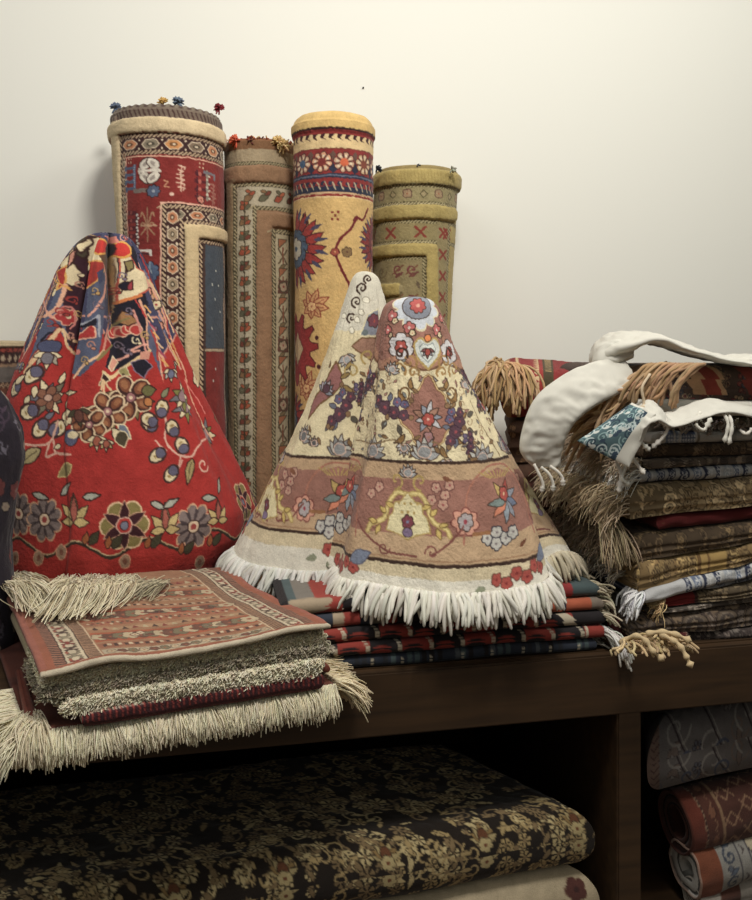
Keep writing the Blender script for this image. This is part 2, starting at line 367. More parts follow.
# ---------------------------------------------------------------- folded slabs
def slab(name, quad, zb, zt, board, mat, parent=None, nx=160, ny=60, round_=.5, groove=0.0, uvw=None, wave=None, side_n=7, seed=5, noise=.0015, label=None, layers=1, edge=0.0):
    """A soft folded slab over the plan quad FL, FR, BR, BL. zb / zt: bottom / top heights as (FL, FR, BR, BL) or one number.
    Board coordinates: U along the front 0..uvw[0], V back 0 .. front uvw[1], running on over the edges."""
    q = np.array(quad, float); zb = np.broadcast_to(np.asarray(zb, float), (4,)); zt = np.broadcast_to(np.asarray(zt, float), (4,))
    Wd = (np.linalg.norm(q[1] - q[0]) + np.linalg.norm(q[2] - q[3])) / 2; Dp = (np.linalg.norm(q[3] - q[0]) + np.linalg.norm(q[2] - q[1])) / 2
    H = float(np.mean(zt - zb)); rr = max(H * round_, .001)
    def tuck(d):                                               # how far the side is drawn in at depth d below the top
        lo = np.clip((d - rr) / (H - rr), 0, 1)
        return groove * np.abs(np.sin(pi * layers * lo)) + rr * (.2 if layers > 1 else .7 if H < .07 else .4) * lo ** 3
    uvw = uvw or (Wd, Dp)
    def axis(n, L):
        a = np.linspace(0, pi / 2, max(side_n, int(rr * 1.57 / .0025)))                      # rounding of the upper edge
        e_in, e_z = rr * (1 - np.sin(a)), -rr * (1 - np.cos(a))
        low = np.linspace(0, 1, max(2 + 8 * layers, int(H / .0025)))[1:]
        hs = H - rr
        lw_z = -rr - hs * low
        ins = np.concatenate([0 * low, e_in[::-1]]); zz = np.concatenate([lw_z[::-1], e_z[::-1]])
        ext = np.concatenate([(rr + hs * low)[::-1] , (rr * a)[::-1]])   # arc length beyond the edge
        mid = np.linspace(rr / L, 1 - rr / L, n)[1:-1]
        return (np.concatenate([ins / L, mid, 1 - ins[::-1] / L]), np.concatenate([zz, 0 * mid, zz[::-1]]),
                np.concatenate([rr / L - ext / L, mid, 1 - rr / L + ext[::-1] / L]))
    ax, zx, ux = axis(nx, Wd); ay, zy, uy = axis(ny, Dp)
    s_, v_ = np.meshgrid(ax, ay); ZX, ZY = np.meshgrid(zx, zy); U, V = np.meshgrid(ux, uy)
    dz = -np.minimum(H, np.maximum(-ZX, -ZY))
    tk = tuck(-dz); s_ = np.clip(s_, tk / Wd, 1 - tk / Wd); v_ = np.clip(v_, tk / Dp, 1 - tk / Dp)
    w = [(1 - s_) * (1 - v_), s_ * (1 - v_), s_ * v_, (1 - s_) * v_]
    XY = sum(w[i][..., None] * q[i] for i in range(4)); top = sum(w[i] * zt[i] for i in range(4)); bot = sum(w[i] * zb[i] for i in range(4))
    fr = np.clip(1 + dz / H, 0, 1); z = bot + (top - bot) * fr
    nz = noise * (vnoise(s_ * Wd * 30, v_ * Dp * 30, seed) + .5 * vnoise(s_ * Wd * 90, v_ * Dp * 90, seed + 1))
    if wave is not None: z = z + wave(XY[..., 0], XY[..., 1])
    if edge: XY = XY + (edge * (1 - v_) ** 2 * (vnoise(s_ * Wd * 11 + seed * 3.1, 0 * s_ + seed, 5) + .5 * vnoise(s_ * Wd * 31, fr * 2 + seed, 6)))[..., None] * np.array([.15, -1.0])
    z = z + nz * fr
    col, h = board.get(U * uvw[0], (1 - V) * uvw[1])
    P = np.concatenate([XY, z[..., None]], -1)
    return grid(name, P, mat, parent, col, flip=True, label=label)

def sweep(name, path, wdir, widths, thick, mat, parent, colfn, nu=28, k=10, label=None, bulge=.0):
    """A soft strip of cloth swept along a path; wdir: width direction per path point."""
    P = smooth_path(path, k); D = smooth_path(wdir, k); D /= np.linalg.norm(D, axis=1)[:, None]
    n = len(P); wd = np.interp(np.linspace(0, 1, n), np.linspace(0, 1, len(widths)), widths); thk = np.interp(np.linspace(0, 1, n), np.linspace(0, 1, len(thick)), thick)
    T = np.gradient(P, axis=0); T /= np.linalg.norm(T, axis=1)[:, None]; N = np.cross(T, D); N /= np.linalg.norm(N, axis=1)[:, None]
    a = np.arange(nu) * 2 * pi / nu; c, s_ = np.cos(a), np.sin(a)
    cu = np.sign(c) * np.abs(c) ** .8; su = np.sign(s_) * np.abs(s_) ** .8
    ii = np.arange(n)[:, None] + 0 * a[None]; cc_ = cu[None] + 0 * ii; q_ = vnoise(ii * .09 + cc_ * 1.5, cc_ * 1.6 - ii * .05, 4); wr = (.0030 * (1 - 2 * np.abs(q_)) + .0022 * vnoise(ii * .3, cc_ * 4, 5)) * (.4 + .6 * (1 - cc_ ** 2))
    V = P[:, None] + (wd / 2)[:, None, None] * cu[None, :, None] * D[:, None] + ((thk / 2)[:, None] * su[None, :] + wr + bulge * (1 - cu[None] ** 2))[..., None] * N[:, None]
    V = np.concatenate([P[:1, None].repeat(nu, 1), V, P[-1:, None].repeat(nu, 1)])
    L = np.linspace(0, 1, n + 2)[:, None]; col = colfn(L + 0 * a[None], (cu[None] + 1) / 2 + 0 * L)
    return grid(name, V, mat, parent, col, wrap=True, label=label)

def hang(start, out, L, drop, n=7, curl=.0, jit=.2):
    """one strand leaving `start` along `out`, drooping by gravity"""
    t = np.linspace(0, 1, n)[:, None]; o = np.array(out, float); o /= np.linalg.norm(o) + 1e-9
    p = np.array(start) + o * L * (t - .35 * drop * t * t) + np.array([0, 0, -1.0]) * L * drop * t * t
    a = RNG.uniform(0, 6.28); side = np.array([cos(a), sin(a), .3 * sin(a * 2)])
    p = p + side * L * jit * np.sin(t * pi * RNG.uniform(.6, 1.4)) * RNG.uniform(.2, 1) + curl * np.stack([np.sin(t[:, 0] * 14 + a), np.cos(t[:, 0] * 14 + a), 0 * t[:, 0]], 1) * t
    on = (p[:, 1] > FRONTY - .005) & (p[:, 2] < TOPZ + .002); p[on, 2] = TOPZ + .002 + RNG.uniform(0, .003)     # strands rest on the counter
    return p
def vary(c, a=14):
    return np.clip(np.array(c, float) + RNG.uniform(-a, a) + RNG.uniform(-a * .25, a * .25, 3), 0, 255)

def XY(px, Y, z=None):
    """plan position on column px of the photograph, on the vertical plane y = Y"""
    return W(px, 350, depth_at_Y(px, Y))[:2]
def plan(xc, Z): return cw(xc, Z, 0.0)[:2]
def bil(q, s, v):
    q = [np.asarray(p, float) for p in q]; return q[0] * (1 - s) * (1 - v) + q[1] * s * (1 - v) + q[2] * s * v + q[3] * (1 - s) * v
def patch(name, c, bulge, thick, board, mat, parent, n=60, label=None, seed=3, wob=.003):
    """a soft four-cornered flap TL, TR, BR, BL with a back side"""
    c = [np.asarray(p, float) for p in c]; u, v = np.meshgrid(np.linspace(0, 1, n), np.linspace(0, 1, n))
    P = sum(w[..., None] * p for w, p in zip(((1 - u) * (1 - v), u * (1 - v), u * v, (1 - u) * v), c))
    N = np.cross(c[1] - c[0], c[3] - c[0]); N /= np.linalg.norm(N); N = N if N @ (np.array([0, 0, CAMZ]) - c[0]) > 0 else -N
    off = bulge * 16 * u * (1 - u) * v * (1 - v) + wob * vnoise(u * 4, v * 4, seed)
    e = np.minimum(np.minimum(u, 1 - u), np.minimum(v, 1 - v)); th = thick * np.sqrt(np.clip(1 - (1 - np.clip(e * 12, 0, 1)) ** 2, 0, 1))
    A = P + (off + th / 2)[..., None] * N; Bk = P + (off - th / 2)[..., None] * N
    col, _ = board.get(u, v, 0)
    V = np.concatenate([A.reshape(-1, 3), Bk.reshape(-1, 3)]); q = grid_faces(n, n, False)
    return raw_mesh(name, V, np.concatenate([q, q[:, ::-1] + n * n]), mat, parent, np.concatenate([col.reshape(-1, 3)] * 2), label=label)
def log(name, p0, p1, r, board, mat, parent, nx=150, na=110, squash=1.0, core=.35, endcol=(150, 130, 100), turns=4, seed=3, wob=.004, label=None):
    """a rug rolled up and lying down, axis p0 -> p1; wound end at p0. Board: U along the axis 0..1000*length, V round 0..1 * 1000*2*pi*r, 0 underneath"""
    p0, p1 = np.asarray(p0, float), np.asarray(p1, float); T = p1 - p0; L = np.linalg.norm(T); T /= L
    up = np.array([0, 0, 1.0]); S_ = np.cross(T, up); S_ /= np.linalg.norm(S_); N = np.cross(S_, T)
    a = np.linspace(0, 2 * pi, na, endpoint=False)[None, :]; x = np.linspace(0, 1, nx)[:, None]
    xx, aa = np.broadcast_arrays(x, a); ph = aa - pi / 2                                  # 0 = below
    rr = r * (1 + .02 * aa / (2 * pi)) + wob * (vnoise(xx * L * 9, np.sin(aa) * 1.5 + 5, seed) + .4 * vnoise(xx * L * 30, np.cos(aa) * 3 + 9, seed + 1))
    ax = p0 + xx[..., None] * L * T
    def ringpos(ax, rr, ph): return ax + rr[..., None] * (np.cos(ph)[..., None] * S_ + squash * np.sin(ph)[..., None] * N)
    P = ringpos(ax, rr, ph); col, _ = board.get(xx * L * 1000, aa * r * 1000, .6)
    lipn = 6; al = np.linspace(pi / 2, 0, lipn + 1)[:-1][:, None]; lr = .25 * r * .3
    A = p0 - (np.sin(al) * lr)[..., None] * T + 0 * P[:1]; lip = ringpos(A, rr[:1] - lr * (1 - np.cos(al)), ph[:1] + 0 * al)
    q = np.linspace(core, .96, 30)[:, None]; turn = (q * turns + a / (2 * pi)) % 1
    dep = -lr * np.sqrt(np.clip(1 - (2 * turn - 1) ** 2, 0, 1)) + .004
    C = p0 + dep[..., None] * T; cap = ringpos(C, (rr[:1] - lr) * q, ph[:1] + 0 * q)
    qi = np.linspace(.02, core, 4)[:, None]; ci = ringpos(p0 + (np.array([.16, .16, .1, .02])[:, None] + 0 * a)[..., None] * T, (rr[:1] - lr) * np.array([.05, core, core, core])[:, None], ph[:1] + 0 * qi)
    ec = np.array(endcol, float); cc = ec + 0 * cap; cc = np.where(((turn < .13) | (turn > .87))[..., None], ec * .5, cc)
    return grid(name, np.concatenate([ci, cap, lip, P]), mat, parent, np.concatenate([ec + 0 * ci, cc, np.repeat(col[:1] * .5 + ec * .5, lipn, 0), col]), wrap=True, label=label)
# ================================================================ setting
wall_m = paint('wall_paint', (243, 242, 233)); floor_m = wood('floor_boards', (92, 74, 56), (120, 98, 74))
wood_m = wood('dark_walnut', (50, 36, 23), (72, 52, 33)); wood_in = wood('cabinet_lining', (40, 29, 19), (56, 41, 27))
w = box_mesh('wall_back', (-2.2, WALLY, 0), (3.2, WALLY + .1, 2.9), wall_m, bev=0); w['kind'] = 'structure'
fl = box_mesh('floor', (-2.2, -1.6, -.05), (3.2, WALLY + .1, 0), floor_m, bev=0); fl['kind'] = 'structure'
# nail hole in the wall
hz = depth_at_Y(363, WALLY); hp = W(363, 88, hz)
a = np.linspace(0, 2 * pi, 13)[:-1]
ring = np.stack([hp[0] + .002 * np.cos(a), np.full(12, WALLY - .004), hp[2] + .002 * np.sin(a)], 1)
rng2 = ring.copy(); rng2[:, 1] = WALLY + .001
nm = paint('dark_metal', (40, 36, 30), .4)
nl = grid('wall_nail', np.stack([rng2, ring, ring * .0 + ring.mean(0)]), nm, wrap=True)
tag(nl, 'tiny dark nail head in the bare wall above the rolled rugs', 'nail')

# ---- the counter with its open compartments
su = thing('display_counter', 'dark brown wooden display counter with open compartments below the piled rugs', 'counter', (0.3, FRONTY + .4, 0))
XL, XR = -1.3, 1.9
box_mesh('counter_top', (XL, FRONTY + .02, TOPZ - .035), (XR, WALLY - .002, TOPZ), wood_m, su)
box_mesh('front_rail', (XL, FRONTY, TOPZ - .103), (XR, FRONTY + .022, TOPZ - .0005), wood_m, su)
dvl = W(618, 712, 1.438)[0]; dvr = W(642, 712, 1.447)[0]
for x0 in (dvl, dvl + 1.02, dvl - 1.25):
    if XL < x0 < XR: box_mesh('divider', (x0, FRONTY + .001, .06), (x0 + (dvr - dvl), WALLY - .03, TOPZ - .036), wood_m, su)
box_mesh('back_panel', (XL, WALLY - .03, .06), (XR, WALLY - .004, TOPZ - .036), wood_in, su)
box_mesh('shelf_board', (XL, FRONTY + .002, .275), (XR, WALLY - .031, .305), wood_m, su)
box_mesh('plinth', (XL, FRONTY + .03, 0), (XR, WALLY - .004, .06), wood_m, su)
CAB0 = .305

# ================================================================ light: ceiling fittings of the shop and its general brightness
def area(name, loc, target, size, power, col):
    L = bpy.data.lights.new(name, 'AREA'); L.shape = 'RECTANGLE'; L.size, L.size_y = size; L.energy = power; L.color = col
    o = bpy.data.objects.new(name, L); COL.objects.link(o); o.location = loc
    from mathutils import Vector
    o.rotation_euler = (Vector(target) - Vector(loc)).to_track_quat('-Z', 'Y').to_euler()
    return o
area('ceiling_spot', (.36, .55, 2.80), (.26, 1.75, .9), (.34, .34), 25, (1, .955, .88))
area('ceiling_light', (1.45, 1.0, 2.86), (.75, 1.95, .9), (.9, .7), 11, (1, .98, .91))
area('ceiling_light', (-.9, .6, 2.86), (-.6, 1.95, 1.1), (.9, .7), 7, (1, .985, .94))
# the rest of the shop: pale ceiling above, darker floor and furniture below
wd = bpy.data.worlds.new('shop_interior'); SC.world = wd; wd.use_nodes = True; wn = wd.node_tree
bg = wn.nodes['Background']; bg.inputs['Strength'].default_value = 1.0
tcw = wn.nodes.new('ShaderNodeTexCoord'); sx = wn.nodes.new('ShaderNodeSeparateXYZ'); wn.links.new(tcw.outputs['Generated'], sx.inputs[0])
rp = wn.nodes.new('ShaderNodeValToRGB'); mr = wn.nodes.new('ShaderNodeMapRange'); mr.inputs['From Min'].default_value = -1; mr.inputs['From Max'].default_value = 1
wn.links.new(sx.outputs['Z'], mr.inputs['Value']); wn.links.new(mr.outputs['Result'], rp.inputs['Fac']); wn.links.new(rp.outputs['Color'], bg.inputs['Color'])
e = rp.color_ramp.elements; e[0].position = .30; e[0].color = (.013, .012, .011, 1); e[1].position = .85; e[1].color = (.40, .395, .365, 1)
m_ = e.new(.52); m_.color = (.058, .056, .050, 1)

cam = bpy.data.cameras.new('camera'); co = bpy.data.objects.new('camera', cam); COL.objects.link(co)
co.location = (0, 0, CAMZ); co.rotation_euler = (pi / 2, 0, -TH)
cam.sensor_fit = 'HORIZONTAL'; cam.sensor_width = 36; cam.lens = 36 * F / 752; cam.shift_y = -100 / 900 if False else -100 / 752
cam.clip_start = .05
SC.camera = co
SC.view_settings.view_transform = 'Standard'; SC.view_settings.look = 'None'; SC.view_settings.gamma = 1; SC.view_settings.exposure = 0
SC.view_settings.use_curve_mapping = False
# ================================================================ the four rugs rolled up against the wall
def guard(B, x0, y0, x1, y1, vert, c1, c2, step=4.2, slant=.8):
    """a narrow barber-pole border strip"""
    B.rect(x0, y0, x1, y1, c1)
    L = (y1 - y0) if vert else (x1 - x0); n = int(L / step); wdt = (x1 - x0) if vert else (y1 - y0)
    for k in range(n + 1):
        p = k * step
        if vert: B.line([(x0 + wdt * .2, y0 + p), (x1 - wdt * .2, y0 + p + wdt * slant)], step * .38, c2)
        else: B.line([(x0 + p, y0 + wdt * .2), (x0 + p - wdt * slant, y1 - wdt * .2)], step * .38, c2)
def medallions(B, x0, y0, x1, y1, vert, base, cols, line, step=17):
    B.rect(x0, y0, x1, y1, base)
    L = (y1 - y0) if vert else (x1 - x0); n = int(L / step) + 1
    for k in range(n):
        p = (k + .5) * step; c = cols[k % len(cols)]
        if vert: x, y, rx, ry = (x0 + x1) / 2, y0 + p, (x1 - x0) * .40, step * .40
        else: x, y, rx, ry = x0 + p, (y0 + y1) / 2, step * .40, (y1 - y0) * .40
        h = [(x - rx, y), (x - rx * .5, y - ry), (x + rx * .5, y - ry), (x + rx, y), (x + rx * .5, y + ry), (x - rx * .5, y + ry)] if not vert else \
            [(x, y - ry), (x + rx, y - ry * .5), (x + rx, y + ry * .5), (x, y + ry), (x - rx, y + ry * .5), (x - rx, y - ry * .5)]
        B.poly(h, c, line, .9); B.ell(x, y, rx * .45, ry * .45, [v * .55 for v in c]); B.ell(x, y, rx * .2, ry * .2, line)
        for sx in (-1, 1):
            if vert: B.leaf(x + sx * rx * .9, y + step / 2, pi / 2, 4, 2.4, line)
            else: B.leaf(x + step / 2, y + sx * ry * .9 - 1, pi / 2, 2.6, 2, line)
def tuft(name, P, r, col, parent, label, n=26, L=.02, d=(0, 0, 1)):
    paths, rad, cs = [], [], []
    for k in range(n):
        v = RNG.normal(size=3) * .75 + np.array(d); v /= np.linalg.norm(v)
        p = np.array(P); paths.append(np.stack([p, p + v * L * .55, p + v * L * RNG.uniform(.8, 1.1) + np.array([0, 0, -.002])])); rad.append([r, r * 1.2, r * .8]); cs.append(vary(col, 18))
    return tubes(name, paths, rad, cs, YARN, parent, label=label)

# ---- red rug with cream borders
CREAM, DK, RED = (200, 178, 138), (52, 30, 28), (126, 38, 34)
def red_roll():
    S = Roll((186, 592, 1.84), (167, 108, 1.93), 41, 55, step=.02)
    B = Board(-30, 96, 380, 610, 2.4, RED)
    E = 400
    B.rect(-30, 96, E, 117, (112, 96, 82))
    for k in range(90): B.line([(-30 + k * 4.6, 109), (-27 + k * 4.6, 117)], 1.6, (74, 52, 48))
    for k in range(120): B.line([(-30 + k * 3.4, 100), (-28.5 + k * 3.4, 107)], 1.0, (150, 138, 118))
    B.rect(-30, 117, E, 133, CREAM); B.ridge([(-30, 125), (E, 125)], 8.5, .008)
    B.rect(100, 117, 116.5, 610, CREAM); B.ridge([(107, 120), (107, 610)], 9, .006)
    # outer guards and medallion bands
    guard(B, 116.5, 133.5, E, 138.5, 0, DK, (176, 150, 118)); medallions(B, 119, 138.5, E, 150.5, 0, (60, 36, 36), [(186, 122, 80), (128, 116, 96), (190, 128, 70), (124, 104, 84)], (206, 186, 156), 22)
    guard(B, 119, 150.5, E, 155.5, 0, DK, (176, 150, 118)); B.line([(123, 157), (E, 157)], 1.2, (214, 168, 140))
    guard(B, 116.5, 136, 119.5, 610, 1, DK, (176, 150, 118), 5); medallions(B, 119.5, 150, 124, 610, 1, (80, 46, 40), [(160, 110, 78), (128, 116, 96)], (190, 168, 140), 9)
    B.line([(125, 157), (125, 610)], 1.0, (214, 168, 140))
    # abrash of the red field
    for k in range(60):
        y = 158 + RNG.uniform(0, 440); B.rect(126, y, 162, y + RNG.uniform(.6, 1.6), (118 + RNG.uniform(-8, 8), 36, 32))
    # woven beasts, butterfly, stars
    def beast(x, y, c, c2, s=1.0, fl=1):
        B.rect(x, y - 9 * s, x + 3.4 * s, y + 18 * s, c)
        for k in range(4): B.rect(x - 10 * s * fl, y - 7 * s + k * 7 * s, x + 1 * s, y - 4.4 * s + k * 7 * s, c); B.rect(x - 11 * s * fl, y - 8 * s + k * 7 * s, x - 8 * s * fl, y - 2.5 * s + k * 7 * s, c)
        for k in range(12): B.ell(x + 1.7 * s, y - 8 * s + k * 2.2 * s, .8 * s, .6 * s, c2)
        B.rect(x, y + 16 * s, x + 16 * s, y + 20 * s, (118, 104, 96))
        B.flower(x + 21 * s, y + 19 * s, 6.5 * s, 8, c, DK, c2, rot=.1)
    beast(134, 174, (72, 90, 126), (150, 156, 168))
    for sx, sy, a in ((-1, -1, 2.4), (1, -1, -2.4), (-1, 1, .75), (1, 1, -.75)):
        B.ell(151 + 5.5 * sy * .7, 172 + 8 * sx * .9, 7, 4.6, (204, 194, 178), a, DK, .9); B.ell(151 + 5.5 * sy * .7, 172 + 8 * sx * .9, 3.6, 1.8, (150, 138, 128), a)
    B.line([(141, 172), (161, 172)], 3.2, (214, 204, 188)); B.line([(158, 166), (158, 178)], 3, (204, 194, 178)); B.line([(141, 170), (141, 174)], 2, (190, 180, 166))
    def glyph(x, y, n, c, h=4.4):
        for k in range(n):
            yy = y + k * h; v = RNG.uniform(-1, 1, 4)
            B.line([(x - 3.5 + v[0], yy), (x + 3 + v[1], yy + 1.2), (x + 1 + v[2] * 2, yy + 3)], 1.5, c)
        B.line([(x, y), (x - .6, y + n * h)], 1.4, c)
    glyph(181, 166, 6, (200, 160, 136)); B.curve([(165, 182), (169, 184), (165.5, 188), (170, 189)], 1.4, (186, 130, 96)); B.ell(172, 196, 2, 2, (206, 170, 150))
    for (x, y) in ((128, 156), (131, 156), (128, 160), (131, 160), (199, 158), (203, 158), (199, 162), (203, 162)): B.rect(x, y + 2, x + 1.8, y + 3.8, (196, 160, 130))
    for k in range(4):
        y = 172 + k * 8; B.rect(194, y - 1.5, 212, y + 1.5, (88, 28, 34)); B.ell(200, y, 2.2, 2.2, (176, 92, 78)); B.rect(196, y - 4, 197.6, y + 3, (70, 30, 40))
    B.line([(209, 168), (209, 198)], 3, (134, 124, 110))
    for k in range(8): B.ell(209 + (k % 2) * 2.6, 169 + k * 3.9, 1.6, 1.2, (190, 180, 160))
    B.line([(205, 169), (219, 170), (219, 175)], 2.6, (110, 106, 112)); glyph(217, 180, 5, (150, 96, 82)); B.flower(201, 199, 4, 6, (190, 120, 100), DK, (120, 50, 44))
    for y0 in (212, 330, 445):
        for k in range(6):
            y = y0 + k * 8; B.rect(126, y, 137, y + 4.5, (86, 28, 36)); B.ell(130, y + 2, 1.6, 1.6, (150, 70, 62))
        B.line([(137, y0 + 4), (138, y0 + 42)], 2.6, (60, 36, 42))
        for k in range(12): B.ell(137.5 + (k % 2), y0 + 5 + k * 3.2, 1.4, 1.2, (206, 196, 184))
        B.line([(136, y0 + 41), (152, y0 + 42), (152, y0 + 46)], 3, (206, 196, 184)); B.line([(138, y0 + 44), (150, y0 + 45)], 1.4, (70, 40, 46))
        for sx in (-1, 1):
            for k in range(3): B.curve([(149, y0 + 16), (149 + sx * 5, y0 + 3 + k * 10), (149 + sx * 7, y0 + 7 + k * 9)], 1.6, (160, 118, 86)); 
        B.line([(149, y0 - 2), (149, y0 + 32)], 1.6, (150, 106, 80)); B.line([(143, y0 + 16), (158, y0 + 16)], 2, (176, 136, 104))
        B.flower(151, y0 + 63, 10, 8, (72, 100, 140), (44, 40, 60), (150, 160, 170), rot=.2); B.line([(151, y0 + 54), (151, y0 + 73)], 2, (120, 146, 170))
    # inner border, turning the corner at the upper left
    B.rect(161, 204, E, 610, (60, 36, 36)); B.line([(162, 610), (162, 204.5), (E, 204.5)], 1.7, (216, 166, 140))
    guard(B, 163, 206, E, 211, 0, DK, (186, 160, 126)); guard(B, 163, 206, 167, 610, 1, DK, (186, 160, 126), 5)
    medallions(B, 167, 211, E, 221, 0, (66, 40, 38), [(128, 116, 96), (186, 118, 78)], (206, 186, 156), 20); medallions(B, 167, 211, 179, 610, 1, (66, 40, 38), [(188, 122, 82), (150, 128, 100), (178, 112, 76)], (206, 186, 156), 17)
    guard(B, 179, 221, E, 225, 0, DK, (186, 160, 126)); guard(B, 179, 221, 184, 610, 1, DK, (186, 160, 126), 5)
    B.rect(184, 225, E, 239, (196, 172, 128)); B.rect(184, 225, 197.5, 610, (196, 172, 128)); B.ridge([(191, 610), (191, 232), (E, 232)], 7.5, .008)
    for k in range(40): B.rect(185, 244 + k * 9, 197, 244.6 + k * 9, (186, 160, 116))
    B.rect(198, 239, E, 610, (70, 50, 44)); guard(B, 198.5, 240, 203, 610, 1, DK, (186, 160, 126), 5); guard(B, 199, 240, E, 244, 0, DK, (186, 160, 126))
    B.rect(206, 245, 238, 352, (64, 74, 86)); B.rect(206, 356, 238, 610, (122, 38, 34)); B.line([(206, 354), (238, 354)], 2.5, (170, 150, 120)); guard(B, 238, 244, 250, 610, 1, DK, (170, 140, 110), 5); B.rect(250, 244, 300, 610, (96, 60, 48))
    for (x, y) in ((220, 270), (214, 285), (224, 285), (218, 300), (228, 312), (213, 330), (218, 372), (215, 384)): B.rect(x, y, x + 1.6, y + 2.6, (180, 180, 170))
    r = thing('rolled_rug', 'tall rolled red rug with cream borders and woven beasts, leaning behind the red draped rug', 'rolled rug', cw((186 - CX) * 1.84 / F, 1.84, TOPZ), 'rugs rolled up against the wall')
    o = S.mesh('pile', B, r, lip=.004, capcol=(110, 96, 84))
    # flat-woven end rising above the pile
    th = np.linspace(-pi, pi, 161)[:-1]
    base = S.pos(th, np.full(160, -.0), -.006); h = np.array([-.01, .002, .010, .012, .010, .0])[:, None, None] * np.array([0, 0, 1.0]) + np.array([0, 0, 1.]) * (.0015 * np.sin(th * 40))[None, :, None]
    P = np.repeat(base[None], 6, 0) + h; c0 = S.pos(np.zeros(1), np.zeros(1), 0, 0); P[3:] = P[3:] + (c0 - P[3:]) * np.array([.03, .08, .1])[:, None, None]
    cc = np.where((np.arange(160) % 4 < 2)[None, :, None], np.array([122, 110, 94.]), np.array([84, 66, 60.])) + np.zeros((6, 1, 1))
    grid('flat_woven_end', P, FLAT, r, cc, wrap=True)
    for (px, py, c, lb) in ((116, 105, (84, 110, 144), 'blue tassel'), (163, 100, (196, 158, 76), 'yellow tassel'), (178, 99, (92, 116, 142), 'blue tassel'), (219, 106, (128, 34, 40), 'red tassel')):
        Z = 1.90 if 110 < px < 200 and px not in (116,) else 1.93
        Pw = W(px, py + 3, Z); tf = tuft('tassel', Pw, .0019, c, r, lb, 60, .0135)
        tubes('tassel_cord', [np.stack([Pw, Pw + np.array([0, 0, -.012])])], [.002], [vary(c)], YARN, tf)
    return S
RR = red_roll()

